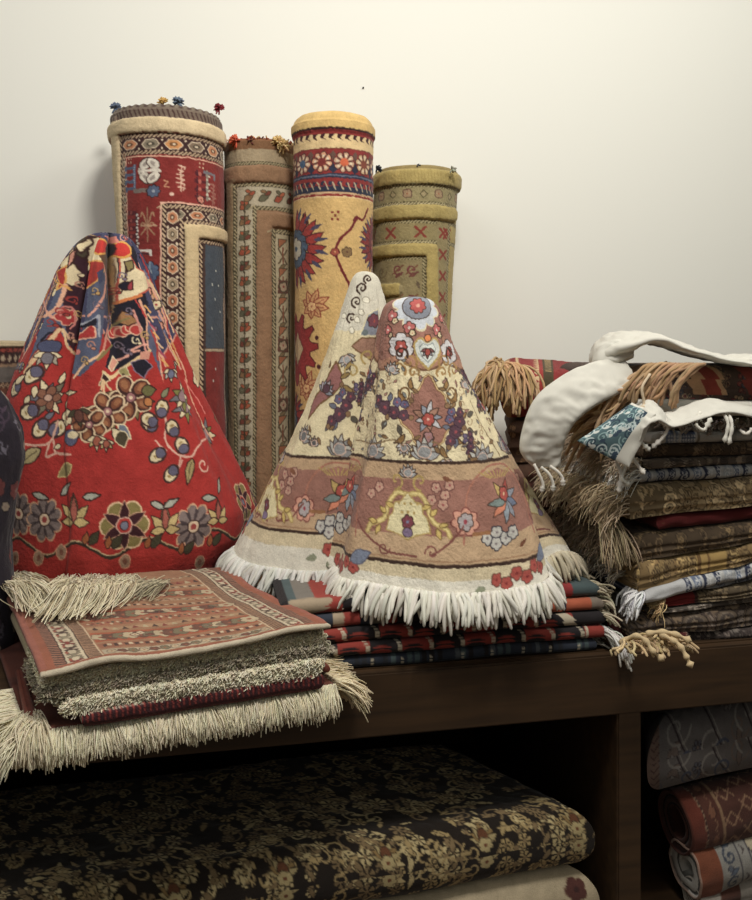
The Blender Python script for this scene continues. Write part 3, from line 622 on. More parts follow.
# ---- brown rug with a leafy border
def brown_roll():
    S = Roll((262, 582, 1.93), (260, 140, 2.02), 31.5, 35.5, step=.03)
    B = Board(130, 130, 400, 600, 2.4, (140, 120, 88)); E = 420
    OL, BR, DG, RU, BG = (150, 136, 108), (138, 104, 74), (70, 62, 44), (146, 78, 48), (168, 156, 130)
    B.rect(130, 130, E, 152, (120, 84, 54)); B.rect(130, 149, E, 163, (154, 136, 106)); guard(B, 130, 162, E, 165.5, 0, DG, (160, 146, 110), 3)
    B.rect(130, 165.5, E, 184, BR); B.ridge([(130, 175), (E, 175)], 9, .007)
    B.rect(215, 180, 236, 600, (138, 116, 84)); B.ridge([(226, 178), (226, 600)], 7, .005); B.rect(232, 184, 236, 600, DG); guard(B, 232.5, 184, 236, 600, 1, DG, (160, 146, 110), 4)
    guard(B, 232, 184, E, 188, 0, DG, (160, 146, 110), 4)
    B.rect(236, 188, E, 208, BG); B.rect(236, 188, 253, 600, BG)
    cs = [(160, 84, 52), (128, 96, 64), (96, 92, 70), (150, 70, 46), (112, 58, 44)]
    for k in range(26):                                             # leaves down the border
        y = 204 + k * 15.5; c = cs[k % 5]; c2 = cs[(k + 2) % 5]
        B.leaf(239, y + 8, -.75, 14, 7, c, DG, .9); B.leaf(251, y + 3, 2.5, 8, 4.5, c2, DG, .8); B.leaf(240, y - 1, .6, 7, 4, cs[(k + 3) % 5], DG, .7)
        B.line([(245, y - 6), (244, y + 10)], 1.2, DG)
    for k in range(14):
        x = 244 + k * 15; c = cs[(k + 1) % 5]
        B.leaf(x, 203, -.6, 13, 6.5, c, DG, .9); B.leaf(x + 12, 193, 2.6, 8, 4.4, cs[(k + 3) % 5], DG, .8); B.leaf(x + 2, 192, .4, 6, 3.5, cs[k % 5], DG, .7)
    guard(B, 253, 208, E, 212.5, 0, DG, (160, 146, 110), 4); guard(B, 253, 208, 257, 600, 1, DG, (160, 146, 110), 4)
    B.rect(257, 212.5, E, 231, BR); B.rect(257, 212.5, 271, 600, BR); B.ridge([(264, 600), (264, 222), (E, 222)], 8, .007)
    guard(B, 271, 231, E, 236, 0, DG, (160, 146, 110), 4); guard(B, 271, 231, 275.5, 600, 1, DG, (160, 146, 110), 4)
    B.rect(275.5, 236, E, 600, (166, 152, 122)); B.rect(292, 236, 294, 600, DG)
    for k in range(12):
        y = 246 + k * 30
        B.poly([(279, y - 5), (290, y - 5), (279, y + 5)], (150, 92, 60), DG, .8)
        for sx in (-1, 1): B.line([(284 - sx * 5, y + 6), (284 + sx * 5, y + 20)], 2, (96, 80, 58))
        B.line([(284, y + 4), (284, y + 22)], 1.6, (120, 70, 50))
        if k % 2: B.rect(278, y + 7, 291, y + 21, (98, 62, 50)); B.flower(284.5, y + 14, 5, 4, (160, 136, 110), DG, (130, 60, 50))
        B.leaf(280, y + 25, -.5, 9, 4, (120, 100, 70), DG, .7)
    r = thing('rolled_rug', 'narrow rolled brown rug with a leafy border and orange fringe at its end', 'rolled rug', cw((262 - CX) * 1.93 / F, 1.93, TOPZ), 'rugs rolled up against the wall')
    S.mesh('pile', B, r, lip=.006, lipcol=(130, 84, 52), capcol=(120, 96, 70), seed=9)
    P, R, C = [], [], []
    for th in RNG.uniform(-pi, pi, 260):                            # short knotted fringe standing on the rim
        p = S.pos(np.array([th]), np.zeros(1), -.004)[0]
        P.append(hang(p, (RNG.normal() * .5, RNG.normal() * .4, .9), RNG.uniform(.008, .02), .3, 4)); R.append(.0018); C.append(vary([(176, 88, 48), (150, 62, 44), (96, 52, 42), (190, 160, 104)][RNG.integers(4)], 14))
    tubes('fringe', P, R, C, YARN, r, stuff=True)
    for (px, py, c, lb) in ((236, 140, (196, 84, 46), 'orange tassel'), (249, 141, (92, 40, 36), 'dark red tassel'), (278, 141, (196, 166, 106), 'straw yellow tassel'), (284, 145, (190, 160, 104), 'straw yellow tassel')):
        tuft('tassel', W(px, py + 1, 1.945), .002, c, r, lb, 60, .016, (RNG.normal() * .4, 0, .8))
    return S
BRL = brown_roll()

# ---- golden rug with red and navy bands
def gold_roll():
    S = Roll((335, 572, 1.86), (333, 119, 1.93), 38, 40, step=.02)
    GO, RD, NV, CRM, PK = (196, 160, 96), (130, 40, 38), (38, 44, 70), (206, 178, 126), (206, 150, 110)
    B = Board(190, 100, 480, 590, 2.4, GO); E = 480
    B.rect(190, 100, E, 128, (200, 166, 98)); B.ridge([(190, 121), (E, 121)], 10, .004)
    B.rect(190, 127.5, E, 129.5, DK); B.rect(190, 129.5, E, 135, RD)
    def teeth(y0, y1, a, b, st=8.2):
        B.rect(190, y0, E, y1, a)
        for k in range(40):
            x = 190 + k * st; B.poly([(x, y0), (x + st * .62, y0), (x + st * .25, y0 + (y1 - y0) * .55), (x + st * .75, y1), (x - st * .1, y0 + (y1 - y0) * .6)], b)
    teeth(134, 141, CRM, (58, 30, 34)); B.rect(190, 140.5, E, 149, CRM); B.rect(190, 148.5, E, 150, (110, 50, 40))
    B.rect(190, 150, E, 176, RD)
    for k in range(13):                                             # octagons with flowers
        x = 215 + k * 22.2 - 4; c = [(52, 70, 100), (206, 150, 112), (60, 84, 112), (196, 160, 118)][k % 4]; d = [(44, 90, 130), (120, 44, 40), (196, 90, 50), (120, 60, 44)][k % 4]
        B.poly([(x + 11, 151), (x + 14, 155), (x + 11, 163), (x + 8, 155)], (96, 70, 60)); B.poly([(x + 11, 163), (x + 15, 171), (x + 11, 175), (x + 7, 171)], NV)
        B.flower(x, 163, 10.5, 8, c if k % 2 else (190, 150, 120), (70, 32, 34), d, rib=(90, 50, 46), rot=.2, ring=d)
        for a in np.arange(8) * pi / 4 + .2: B.ell(x + 7 * cos(a), 163 + 7 * sin(a), 1.3, 1.3, (206, 190, 160))
    B.rect(190, 175, E, 179.5, NV); B.line([(190, 177), (E, 177)], 1.6, (92, 100, 124)); B.rect(190, 179.5, E, 183, RD); teeth(183, 189, RD, NV); B.rect(190, 188, E, 194, NV)
    for k in range(40): B.line([(192 + k * 7.4, 184), (195 + k * 7.4, 191)], 1.5, (168, 150, 120))
    B.rect(190, 194, E, 196, (186, 150, 110)); B.rect(190, 196, E, 198, RD); B.rect(190, 198, E, 199.5, CRM)
    for k in range(300):
        x, y = RNG.uniform(190, E), RNG.uniform(200, 590); B.line([(x, y), (x + RNG.uniform(2, 9), y)], .9, vary((194, 158, 94), 10))
    K = S.K
    def at(px, py): return K(px, py)
    def flame(px, py, r, cols, a0=-1.5, a1=1.5, n=9):
        x, y = at(px, py)
        for k in range(n):
            a = a0 + (a1 - a0) * k / (n - 1); B.leaf(x + r * .45 * cos(a), y + r * .45 * sin(a), a, r * .62, r * .26, cols[0], (70, 30, 36), 1.0, bend=r * .06); B.leaf(x + r * .75 * cos(a + .12), y + r * .75 * sin(a + .12), a + .3, r * .4, r * .1, (70, 66, 92))
        for k in range(7): 
            a = a0 * 1.1 + (a1 - a0) * 1.1 * k / 6; B.ell(x + r * .36 * cos(a), y + r * .36 * sin(a), r * .17, r * .17, cols[1], 0, DK, .8)
        B.ell(x, y, r * .4, r * .46, cols[1]); B.flower(x, y, r * .32, 6, cols[2], DK, cols[1], rot=.5)
    flame(296, 249, 38, ((146, 48, 42), (60, 90, 120), (186, 180, 160)))
    flame(374, 246, 30, ((126, 42, 42), (110, 36, 40), (160, 90, 70)), pi - 1.4, pi + 1.4)
    def splash(px, py, s=1.0, c=(190, 140, 88)):
        x, y = at(px, py)
        for a, L in ((-2.6, 13), (-1.9, 17), (-1.2, 19), (-.5, 20), (.1, 18), (.8, 15), (1.6, 12), (2.5, 11)): B.leaf(x, y, a, L * s, 8 * s, c, (130, 58, 40), 1.1); B.line([(x, y), (x + L * .7 * s * cos(a), y + L * .7 * s * sin(a))], .9, (140, 70, 48))
        B.flower(x, y, 5 * s, 6, (210, 166, 110), (130, 58, 40), (150, 70, 50))
    splash(312, 306, 1.0); splash(306, 388, 1.0, (192, 146, 96)); splash(352, 330, .9)
    x, y = at(297, 348)
    pts = []
    for k in range(25):
        a = -pi / 2 + pi * k / 24; rr = 33 * (1 - .28 * (k % 4 in (1, 2))); pts.append((x + rr * .95 * cos(a), y + rr * 1.15 * sin(a)))
    B.poly(pts + [(x - 8, y + 30), (x - 8, y - 30)], (142, 42, 40), (84, 28, 32), 1.2); B.diamond(x + 2, y, 11, 17, (190, 166, 124), (110, 60, 50))
    B.line([at(330, 348), at(338, 346)], 3, (110, 34, 36)); 
    for p in ((317, 337), (319, 366), (303, 215), (307, 222)): B.ell(*at(*p), 2, 2.4, (70, 32, 34))
    for dx, dy in ((0, 0), (6, 0), (3, 3.5), (0, 7), (6, 7)): 
        q = at(332 + dx, 212 + dy); B.rect(q[0] - 1.3, q[1] - 1.3, q[0] + 1.3, q[1] + 1.3, (130, 56, 44))
    for L in (((354, 221), (357, 217), (363, 219), (368, 209)), ((357, 219), (350, 229), (340, 239), (335, 252)), ((335, 252), (341, 268), (349, 284), (352, 300))): B.curve([at(*p) for p in L], 2.6, (104, 30, 34))
    q = at(335, 252); B.flower(*q, 4, 5, (150, 70, 52), (96, 34, 36), (196, 140, 90)); B.flower(*at(347, 252), 5, 6, (128, 100, 62), (80, 60, 44), (100, 70, 50))
    for (sx, sy) in ((0, 110), (0, 210)): flame(296 + sx, 309 + sy, 30, ((146, 48, 42), (60, 90, 120), (186, 180, 160))); splash(330, 300 + sy)
    r = thing('rolled_rug', 'rolled golden rug with red and navy flower bands around its top', 'rolled rug', cw((335 - CX) * 1.86 / F, 1.86, TOPZ), 'rugs rolled up against the wall')
    S.mesh('pile', B, r, lip=.024, lipcol=(200, 166, 98), capcol=(196, 160, 96), seed=15)
    return S
GR = gold_roll()

# ---- olive rug with red crosses
def olive_roll():
    S = Roll((404, 566, 1.98), (416, 168, 2.08), 33, 42, step=.02)
    OL, BAND, DG = (136, 122, 80), (162, 142, 80), (78, 70, 44)
    B = Board(270, 155, 570, 590, 2.4, OL); E = 452.0
    B.rect(270, 155, 570, 171, (134, 116, 68)); B.rect(270, 168, 570, 184, BAND); B.ridge([(270, 177), (570, 177)], 8.5, .009)
    for k in range(100): B.line([(270 + k * 3, 167), (271 + k * 3, 184)], .6, (150, 130, 70))
    def dots(y): guard(B, 270, y, 570, y + 3.4, 0, DG, (168, 154, 112), 3.4)
    B.rect(270, 184, 570, 206, (140, 128, 88)); dots(184.5); dots(202.5)
    for k in range(13):
        x = 330 + k * 15.5
        B.flower(x, 194, 4.6, 4, (150, 124, 92), (88, 62, 50), (140, 90, 60), rot=.78) if k % 2 else B.diamond(x, 194.5, 3.5, 4, (150, 134, 96), DG)
    B.rect(270, 206, 570, 221, BAND); B.ridge([(270, 213), (E + 8, 213)], 8, .009)
    B.rect(E + 1, 206, 570, 590, BAND)
    dots(221.5); dots(242.5)
    def cross(x, y, s=5):
        for d in (-1, 1): B.line([(x - s, y - s * d), (x + s, y + s * d)], 2.4, (128, 52, 40))
    B.rect(437, 222, E, 590, (138, 124, 84))
    for k in range(9): cross(388 + k * 30.5 - 90, 234)
    for k in range(14): cross(445, 234 + k * 22, 4.4)
    guard(B, E, 222, E + 3, 590, 1, DG, (168, 154, 112), 3.4)
    B.rect(270, 246, 437, 259, BAND); B.rect(425, 246, 437, 590, BAND); B.ridge([(270, 252), (431, 252), (431, 590)], 7, .009)
    guard(B, 270, 259, 425, 262.5, 0, DG, (168, 154, 112), 3.4); guard(B, 421.5, 259, 425, 590, 1, DG, (168, 154, 112), 3.4)
    B.rect(270, 262.5, 421.5, 590, (134, 120, 82))
    for k in range(9):
        y = 272 + k * 30
        for x in (398, 412): B.scroll(x, y, 6, .5, 1.5, (104, 48, 52)); B.leaf(x - 3, y + 8, -.6, 10, 4, (104, 60, 52)); B.line([(x - 6, y + 5), (x + 5, y - 4)], 1.4, (110, 70, 50))
        B.scroll(378, y + 2, 7, 0, 1.3, (110, 92, 60)); B.leaf(416, y + 12, 1.2, 9, 3, (96, 80, 60))
    B.rect(300, 286, 400, 300, BAND); B.ridge([(300, 293), (396, 293)], 7, .008); B.rect(300, 300, 400, 590, (126, 112, 74))
    r = thing('rolled_rug', 'short rolled olive green rug with raised bands and small red crosses', 'rolled rug', cw((404 - CX) * 1.98 / F, 1.98, TOPZ), 'rugs rolled up against the wall')
    S.mesh('pile', B, r, lip=.010, lipcol=(136, 118, 70), capcol=(126, 110, 66), seed=21)
    for (px, py, c, lb) in ((377, 166, (44, 54, 70), 'dark blue tassel'), (417, 164.5, (50, 58, 68), 'dark blue tassel'), (452, 167, (140, 140, 120), 'grey tassel')):
        tuft('tassel', W(px, py + 3, 1.985), .002, c, r, lb, 22, .011, (.5, 0, .6))
    return S
OR_ = olive_roll()
# ================================================================ rugs gathered up and set on end like tents
NAVY, BLUE, OFFW, PINK, OLV, DKO = (32, 28, 42), (74, 82, 114), (208, 190, 150), (196, 134, 112), (126, 112, 66), (54, 44, 34)
def red_cone():
    prof = [(233, 100, 113), (234.5, 93, 124), (238, 85, 131), (245, 77, 136), (256, 69, 143), (270, 61, 149), (290, 53, 156), (310, 44, 164), (340, 33, 178), (370, 21, 191),
            (400, 11, 204), (440, 5, 224), (480, 5, 244), (510, 5, 258), (535, 4, 257), (550, 5, 250), (557, 7, 246)]
    S = Cone(1.72, prof, br=.66, bb=.05, lean=.0, folds=[(-.36, -.50, .34, .30, .95, .045, .10, .62), (.19, .05, .20, .16, .85, 0, .25, .50), (-.90, -.95, .25, .2, -.08, .0), (-.08, -.16, .13, .14, -.24, .0, 1, .6), (.45, .5, .2, .2, -.14, 0, 1, .6), (-.75, -.8, .14, .2, .22, 0, .6, .5), (.95, .8, .05, .1, .10, .03, 4, .9),
        (.78, .8, .2, .3, -.12, -.03), (1.25, 1.1, .2, .2, .25, .0), (2.2, 2.2, .3, .3, .4, .02), (-2.0, -2.0, .3, .3, .4, .02), (3.0, 3.0, .2, .3, .3, 0)],
        hem=lambda th: 2 * np.cos(th * 3 + 1) + 3 * np.cos(th))
    R0 = (160, 36, 30)
    B = Board(-420, 225, 680, 600, 2.0, R0)
    for k in range(700):
        x, y = RNG.uniform(-420, 680), RNG.uniform(225, 600); B.line([(x, y), (x + RNG.uniform(4, 24), y)], .8, vary(R0, 6))
    K, M = S.K, S.M
    # upper ground: blue, navy and cream medallion ends
    B.rect(-420, 225, 680, 322, (58, 58, 98))
    xs = np.linspace(-420, 680, 60)
    B.poly([(-420, 318)] + [(x, 322 + (34 if k % 2 else 8)) for k, x in enumerate(xs)] + [(680, 318)], (58, 54, 92), PINK, 2)
    for k in range(70):
        x, y = RNG.choice([RNG.uniform(-420, -10), RNG.uniform(230, 680)]), RNG.uniform(228, 330)
        B.flower(x, y, RNG.uniform(6, 12), 6, [OFFW, PINK, (150, 48, 40)][k % 3], DK, [(150, 40, 40), NAVY][k % 2])
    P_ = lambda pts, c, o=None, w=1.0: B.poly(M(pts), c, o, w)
    L_ = lambda pts, w, c: B.curve(M(pts), w, c)
    # fine tracery over the medallion peak
    for k in range(150):
        th = RNG.uniform(-1.5, 1.5); t_ = RNG.uniform(.03, .36) - .07 * abs(th); u, v = S.uv(th, max(.02, t_)); c = [(206, 150, 128), OFFW, NAVY, (160, 50, 44), (190, 150, 84), (110, 96, 110)][RNG.integers(6)]
        if k % 3 == 0: B.scroll(u, v, RNG.uniform(3, 5), RNG.uniform(0, 6), 1.1, c, 1.1, [-1, 1][k % 2])
        elif k % 3 == 1: B.line([(u, v), (u + RNG.normal() * 2, v + RNG.uniform(4, 10))], 1.2, c)
        else: B.ell(u, v, RNG.uniform(1.2, 2.4), RNG.uniform(1.2, 2.2), c, 0, DK, .6)
    for sg in (-1, 1):
        for k in range(13):                                            # converging rays on the flanks
            a0 = sg * RNG.uniform(1.0, 1.5); a1 = a0 + RNG.normal() * .10; P0, P1 = S.uv(a0, RNG.uniform(.06, .16)), S.uv(a1, RNG.uniform(.30, .42)); mid = ((P0[0] + P1[0]) / 2 + RNG.normal() * 4, (P0[1] + P1[1]) / 2)
            B.curve([P0, mid, P1], RNG.uniform(1.2, 2.2), [(206, 150, 128), (206, 176, 130), (160, 46, 42), (112, 110, 140), (190, 130, 70)][k % 5])
        for k in range(5): 
            u, v = S.uv(sg * RNG.uniform(.9, 1.4), RNG.uniform(.15, .3)); B.flower(u, v, 5, 5, [OFFW, PINK][k % 2], DK, (150, 44, 44)); B.palm(*S.uv(sg * RNG.uniform(.8, 1.4), .40), pi / 2, 9, OFFW, (160, 160, 150), (100, 100, 130), DK, 5)
    # segment left of the deep pleat
    P_([(40, 330), (52, 300), (62, 275), (70, 262), (82, 262), (80, 300), (77, 340), (68, 350), (56, 345), (38, 360), (24, 372)], BLUE)
    P_([(66, 262), (78, 250), (86, 250), (84, 330), (74, 352), (64, 325), (62, 300)], (56, 30, 40))  # dark patch of the medallion, painted in to deepen the pleat's shade
    P_([(62, 262), (70, 254), (78, 268), (80, 284), (70, 286), (60, 280), (64, 272)], OFFW, DK); P_([(58, 272), (66, 266), (64, 284), (56, 290), (58, 282)], (160, 44, 36), (206, 150, 70), 1.4)
    P_([(78, 240), (92, 236), (92, 252), (82, 258), (74, 252)], (70, 62, 48), DK); P_([(70, 254), (76, 249), (74, 262), (66, 268)], PINK, DK)
    L_([(52, 318), (46, 310), (42, 300), (44, 290)], 2.6, (214, 150, 128)); L_([(44, 316), (54, 310), (62, 296), (64, 284)], 2.6, (214, 160, 128)); L_([(70, 290), (60, 284), (54, 276)], 1.6, (206, 150, 70))
    B.ell(*K(48, 298), 4, 3, (220, 160, 140), 0, DK); B.flower(*K(68, 317), 8, 5, (160, 44, 44), (214, 160, 128), OFFW, rot=.5); L_([(60, 316), (64, 306), (74, 310), (76, 322), (70, 328)], 1.8, (190, 110, 100))
    P_([(28, 362), (36, 352), (48, 338), (58, 327), (62, 330), (50, 346), (40, 358), (30, 368)], (206, 160, 120), (130, 40, 34), 1.2); L_([(56, 332), (48, 334), (40, 342)], 1.8, NAVY); L_([(64, 330), (70, 338), (76, 352), (80, 362)], 2.4, (200, 160, 120)); L_([(60, 326), (66, 336), (72, 344), (74, 336)], 1.6, DK)
    P_([(24, 374), (30, 366), (60, 332), (72, 352), (76, 372), (60, 380)], R0)
    L_([(24, 372), (40, 354), (58, 330)], 3.0, (206, 170, 126)); L_([(62, 330), (72, 350), (78, 366)], 2.4, (206, 170, 126))
    B.ell(*K(49, 347), 9, 6, (66, 72, 112), 0, DK); B.palm(*K(48, 353), pi / 2, 16, OFFW, (160, 150, 130), (110, 104, 110), DK, 5)
    # middle segment: blue with a diamond
    P_([(88, 245), (106, 242), (106, 262), (105, 290), (104, 320), (102, 342), (96, 362), (80, 376), (74, 372), (80, 340), (86, 310), (88, 280)], BLUE)
    P_([(86, 240), (96, 236), (104, 240), (106, 258), (102, 266), (88, 272), (86, 260)], OFFW, DK); P_([(88, 262), (104, 262), (105, 270), (98, 280), (87, 288)], (156, 44, 36), (206, 150, 70), 1.6); P_([(97, 272), (104, 268), (104, 280), (99, 284)], (56, 64, 104))
    L_([(88, 316), (96, 308), (104, 296), (106, 278), (104, 262)], 2.6, (214, 150, 128)); L_([(106, 262), (110, 300), (107, 330), (104, 350)], 2.2, (196, 130, 110)); P_([(84, 342), (82, 332), (92, 324), (96, 330), (96, 338)], (166, 42, 38), (214, 160, 130), 1.5); L_([(84, 330), (92, 320), (99, 316), (99, 336)], 2.2, (150, 150, 160)); P_([(84, 324), (97, 318), (96, 326), (86, 330)], NAVY)
    B.ell(*K(77, 352), 3.4, 2.6, (190, 110, 100)); L_([(74, 378), (84, 366), (96, 358), (104, 350)], 2.6, (214, 170, 130))
    P_([(106, 244), (116, 246), (118, 262), (116, 290), (112, 310), (107, 330), (108, 290)], (98, 70, 50)); L_([(108, 250), (112, 280), (116, 300), (112, 330)], 2, (176, 140, 84)); L_([(112, 254), (118, 276), (116, 300)], 1.4, OFFW)
    # right segment: cream lobe, navy ground
    P_([(118, 246), (132, 246), (138, 262), (145, 296), (150, 330), (158, 360), (130, 370), (108, 384), (104, 372), (112, 340), (116, 300)], NAVY)
    P_([(120, 258), (130, 256), (137, 268), (141, 282), (140, 294), (128, 300), (118, 302), (117, 290), (120, 275)], OFFW, (176, 70, 50), 1.5); L_([(117, 303), (126, 300), (141, 296)], 3, (196, 110, 50))
    P_([(124, 262), (132, 260), (134, 268), (128, 272)], OLV, DK); L_([(126, 266), (126, 280), (122, 292)], 1.4, DK); B.ell(*K(126, 286), 4.5, 4, NAVY, 0, DK); P_([(129, 282), (133, 280), (133, 290), (128, 290)], (150, 50, 60), DK)
    for (a, b) in ((112, 334), (117, 331), (122, 333), (127, 330), (132, 327), (136, 330)): B.ell(*K(a, b), 4.6, 4, (168, 46, 42), 0, (206, 160, 130), 1.2)
    P_([(114, 322), (122, 310), (132, 314), (138, 322), (128, 326)], (150, 106, 64), DK); L_([(110, 330), (120, 322), (130, 318)], 1.8, OLV)
    L_([(134, 310), (140, 330), (146, 350), (150, 372)], 2.2, (196, 130, 116)); L_([(140, 300), (150, 330), (160, 352), (166, 366)], 2.4, (206, 150, 120)); L_([(136, 300), (146, 320), (154, 340), (162, 372)], 1.6, (176, 50, 44))
    P_([(146, 318), (154, 330), (158, 350), (163, 384), (154, 366), (148, 346)], (84, 84, 112), (206, 150, 120), 1.6); L_([(151, 330), (156, 345), (158, 360)], 2, (160, 50, 44))
    for k in range(7): L_([(144 + k * 3, 306 + k * 9), (150 + k * 3, 312 + k * 9)], 2, [(206, 150, 80), (206, 170, 130), (150, 60, 80)][k % 3])
    for (a, b) in ((133, 352), (122, 358), (140, 346)): L_([(a - 8, b + 5), (a, b), (a + 6, b - 2)], 2.2, (214, 150, 130))
    P_([(106, 388), (104, 366), (112, 372), (124, 366), (140, 356), (152, 352), (164, 384), (150, 400), (120, 400)], R0); L_([(104, 372), (112, 378), (126, 366), (140, 357), (150, 350)], 3.2, (206, 176, 126))
    P_([(108, 366), (113, 356), (118, 362), (112, 372)], PINK, OFFW, 1); P_([(118, 370), (126, 366), (130, 376), (122, 376)], (150, 140, 86), OFFW, .8); L_([(104, 352), (98, 360), (112, 346)], 2, OLV); P_([(99, 386), (104, 372), (110, 380)], DK, OFFW, 1)
    L_([(103, 380), (100, 392), (95, 404)], 2, (206, 170, 126)); L_([(103, 380), (104, 396), (102, 410)], 2, (206, 170, 126)); L_([(103, 380), (110, 388), (114, 394)], 2, (206, 170, 126))
    for (x, y) in ((74, 272), (80, 285), (72, 300), (79, 315), (70, 335), (94, 290), (98, 305), (90, 345), (84, 360), (122, 276), (128, 310), (118, 345), (136, 340), (144, 335), (128, 350), (108, 320), (112, 290), (60, 312), (50, 322)):
        q = K(x, y); c = [(176, 120, 100), OFFW, (150, 50, 44), (110, 96, 110), (176, 140, 84)][(x + y) % 5]
        B.scroll(q[0], q[1], 4.2, (x * y) % 6, 1.2, c, 1.1, 1 if x % 2 else -1); B.ell(q[0] + 3, q[1] + 3, 1.6, 1.4, c, 0, DK, .5)
    # scattered sprays of the red field
    for (x, y, r) in ((131, 398, 17), (107, 412, 15), (89, 424, 13)):
        q = K(x, y)
        for k in range(6): B.leaf(q[0], q[1], k * 1.05 + .2, r * 1.35, r * .5, (112, 98, 60) if k % 2 else (86, 78, 52), DK, .8)
        for k in range(5):                                            # five broad brown petals with pale rims
            a = .5 + k * 2 * pi / 5; u, v = q[0] + r * .66 * cos(a), q[1] + r * .66 * sin(a)
            B.ell(u, v, r * .52 + 1.6, r * .40 + 1.6, (206, 180, 142), a); B.ell(u, v, r * .52, r * .40, (62, 36, 32), a); B.ell(u + 1.2 * cos(a), v + 1.2 * sin(a), r * .40, r * .29, (122, 70, 46), a); B.ell(u + 2.2 * cos(a), v + 2.2 * sin(a), r * .26, r * .18, (152, 98, 62), a)
        B.ell(*q, r * .24, r * .24, (150, 100, 100), 0, (70, 40, 40), 1); B.ell(*q, r * .1, r * .1, (206, 180, 150))
    def bud(x, y, ang, s=1.0):
        q = K(x, y); s = s * 1.15; B.ell(*q, 8 * s, 6.2 * s, (70, 44, 40), ang); B.ell(*q, 6.4 * s, 4.6 * s, OFFW, ang, DK, .8); B.ell(q[0] + 3 * s * cos(ang + pi), q[1] + 3 * s * sin(ang + pi), 3.6 * s, 4 * s, (92, 86, 110), ang, DK, .6); B.ell(q[0] + 2.5 * s * cos(ang), q[1] + 2.5 * s * sin(ang), 1, 2, (146, 120, 70), ang)
    for (x, y, w, c) in ((96, 437, 13, OFFW), (107, 441, 10, OFFW)): B.palm(*K(x, y), pi / 2, w, c, (190, 170, 110), (150, 80, 60), DK, 5)
    B.leaf(*K(118, 424), .9, 18, 8, (100, 108, 126), OFFW, 1.2); B.leaf(*K(112, 428), .9, 18, 8, OFFW, DK, 1); B.leaf(*K(120, 430), 1.3, 16, 12, (70, 62, 44), OFFW, 1); B.leaf(*K(142, 392), -.1, 14, 11, (100, 96, 56), DK, 1); B.leaf(*K(145, 398), .9, 10, 8, (176, 110, 56), DK, 1)
    P_([(131, 362), (144, 358), (153, 366), (148, 370), (144, 378), (140, 374), (134, 370)], NAVY, (130, 110, 130), 1); P_([(140, 352), (150, 350), (150, 360), (141, 360)], PINK)
    B.palm(*K(171, 370), pi / 2, 12, OFFW, (170, 170, 160), (100, 100, 130), DK, 5); B.leaf(*K(162, 398), -.9, 12, 6, (120, 120, 90), DK)
    L_([(164, 408), (166, 424), (166, 440), (172, 450), (182, 457), (192, 456), (200, 446), (204, 432)], 1.9, (206, 160, 140)); L_([(180, 457), (178, 470), (182, 460)], 1.6, (206, 160, 140)); L_([(178, 438), (180, 450), (184, 456)], 1.2, (196, 130, 120)); L_([(166, 450), (160, 446), (156, 440)], 1.4, (206, 160, 140))
    for b in ((162, 408, -1.5), (150, 424, -2.4), (173, 428, -2.0), (182, 445, -2.0), (157, 455, 2.6), (172, 474, 2.2), (149, 420, -2.6)): bud(*b)
    B.leaf(*K(191, 458), 1.75, 24, 8, (160, 140, 90), DK, 1, vein=(90, 80, 56)); B.scroll(*K(203, 464), 8, .3, 1.8, (206, 160, 140), 1.0)
    for (x, y) in ((186, 406), (206, 434), (183, 396)):
        q = K(x, y)
        for k in range(9): B.leaf(q[0], q[1], -1.9 + k * .68, 17 if k % 2 else 14, 6, [OFFW, (110, 106, 110), (120, 116, 60)][k % 3], DK, .8)
        B.ell(*q, 6, 6, (150, 120, 124), 0, DK)
    L_([(176, 352), (184, 372), (190, 396), (204, 426), (214, 440)], 1.8, (206, 150, 120)); L_([(168, 340), (178, 366)], 2, (206, 170, 110)); L_([(184, 380), (196, 398), (206, 414)], 1.6, (206, 110, 100))
    # left panel sprays
    q = K(48, 398)
    for k in range(11): B.leaf(q[0], q[1], k * .57 + .3, 19 if k % 2 else 14, 7, [(112, 104, 84), OFFW, (96, 92, 100)][k % 3], DK, 1)
    for k in range(5): B.ell(q[0] + 6 * cos(k * 1.26), q[1] + 6 * sin(k * 1.26), 5, 3.6, (124, 80, 60), k * 1.26, DK, .8)
    B.ell(*q, 3.4, 3.2, (176, 140, 120), 0, DK)
    for (x, y) in ((30, 395), (66, 410), (44, 420), (36, 386), (60, 384)): B.leaf(*K(x, y), RNG.uniform(0, 6), 12, 6, [OFFW, (126, 116, 70), (100, 100, 112)][x % 3], DK, .9)
    for (x, y, a) in ((28, 412, 2.8), (40, 428, 2.2), (33, 375, 2.4), (57, 428, -.4), (16, 388, 2.6)): bud(x, y, a, 1.15)
    B.leaf(*K(64, 393), -.1, 20, 6, OFFW, DK, 1); B.leaf(*K(16, 384), -.5, 18, 7, OFFW, DK, 1)
    for p in (((22, 443), (36, 446), (48, 442), (54, 432), (56, 422)), ((52, 440), (56, 452), (70, 454)), ((48, 442), (46, 456), (56, 452))): L_(p, 2.2, (196, 150, 130))
    B.leaf(*K(40, 448), 2.5, 26, 12, (166, 150, 104), DK, 1, vein=(90, 80, 56)); B.leaf(*K(72, 464), 2.5, 20, 11, (134, 120, 76), (190, 170, 110), 1); B.leaf(*K(60, 445), 2.8, 8, 5, OFFW, DK); q = K(70, 438); B.ell(*q, 7, 7, (84, 84, 116), 0, DK); B.ell(q[0] + 2, q[1] - 2, 5, 3.6, OFFW); B.flower(*K(66, 418), 8, 4, OFFW, DK, (130, 80, 60)); B.palm(*K(78, 410), 1.4, 16, (70, 64, 46), (120, 70, 50), (100, 60, 50), DK, 5)
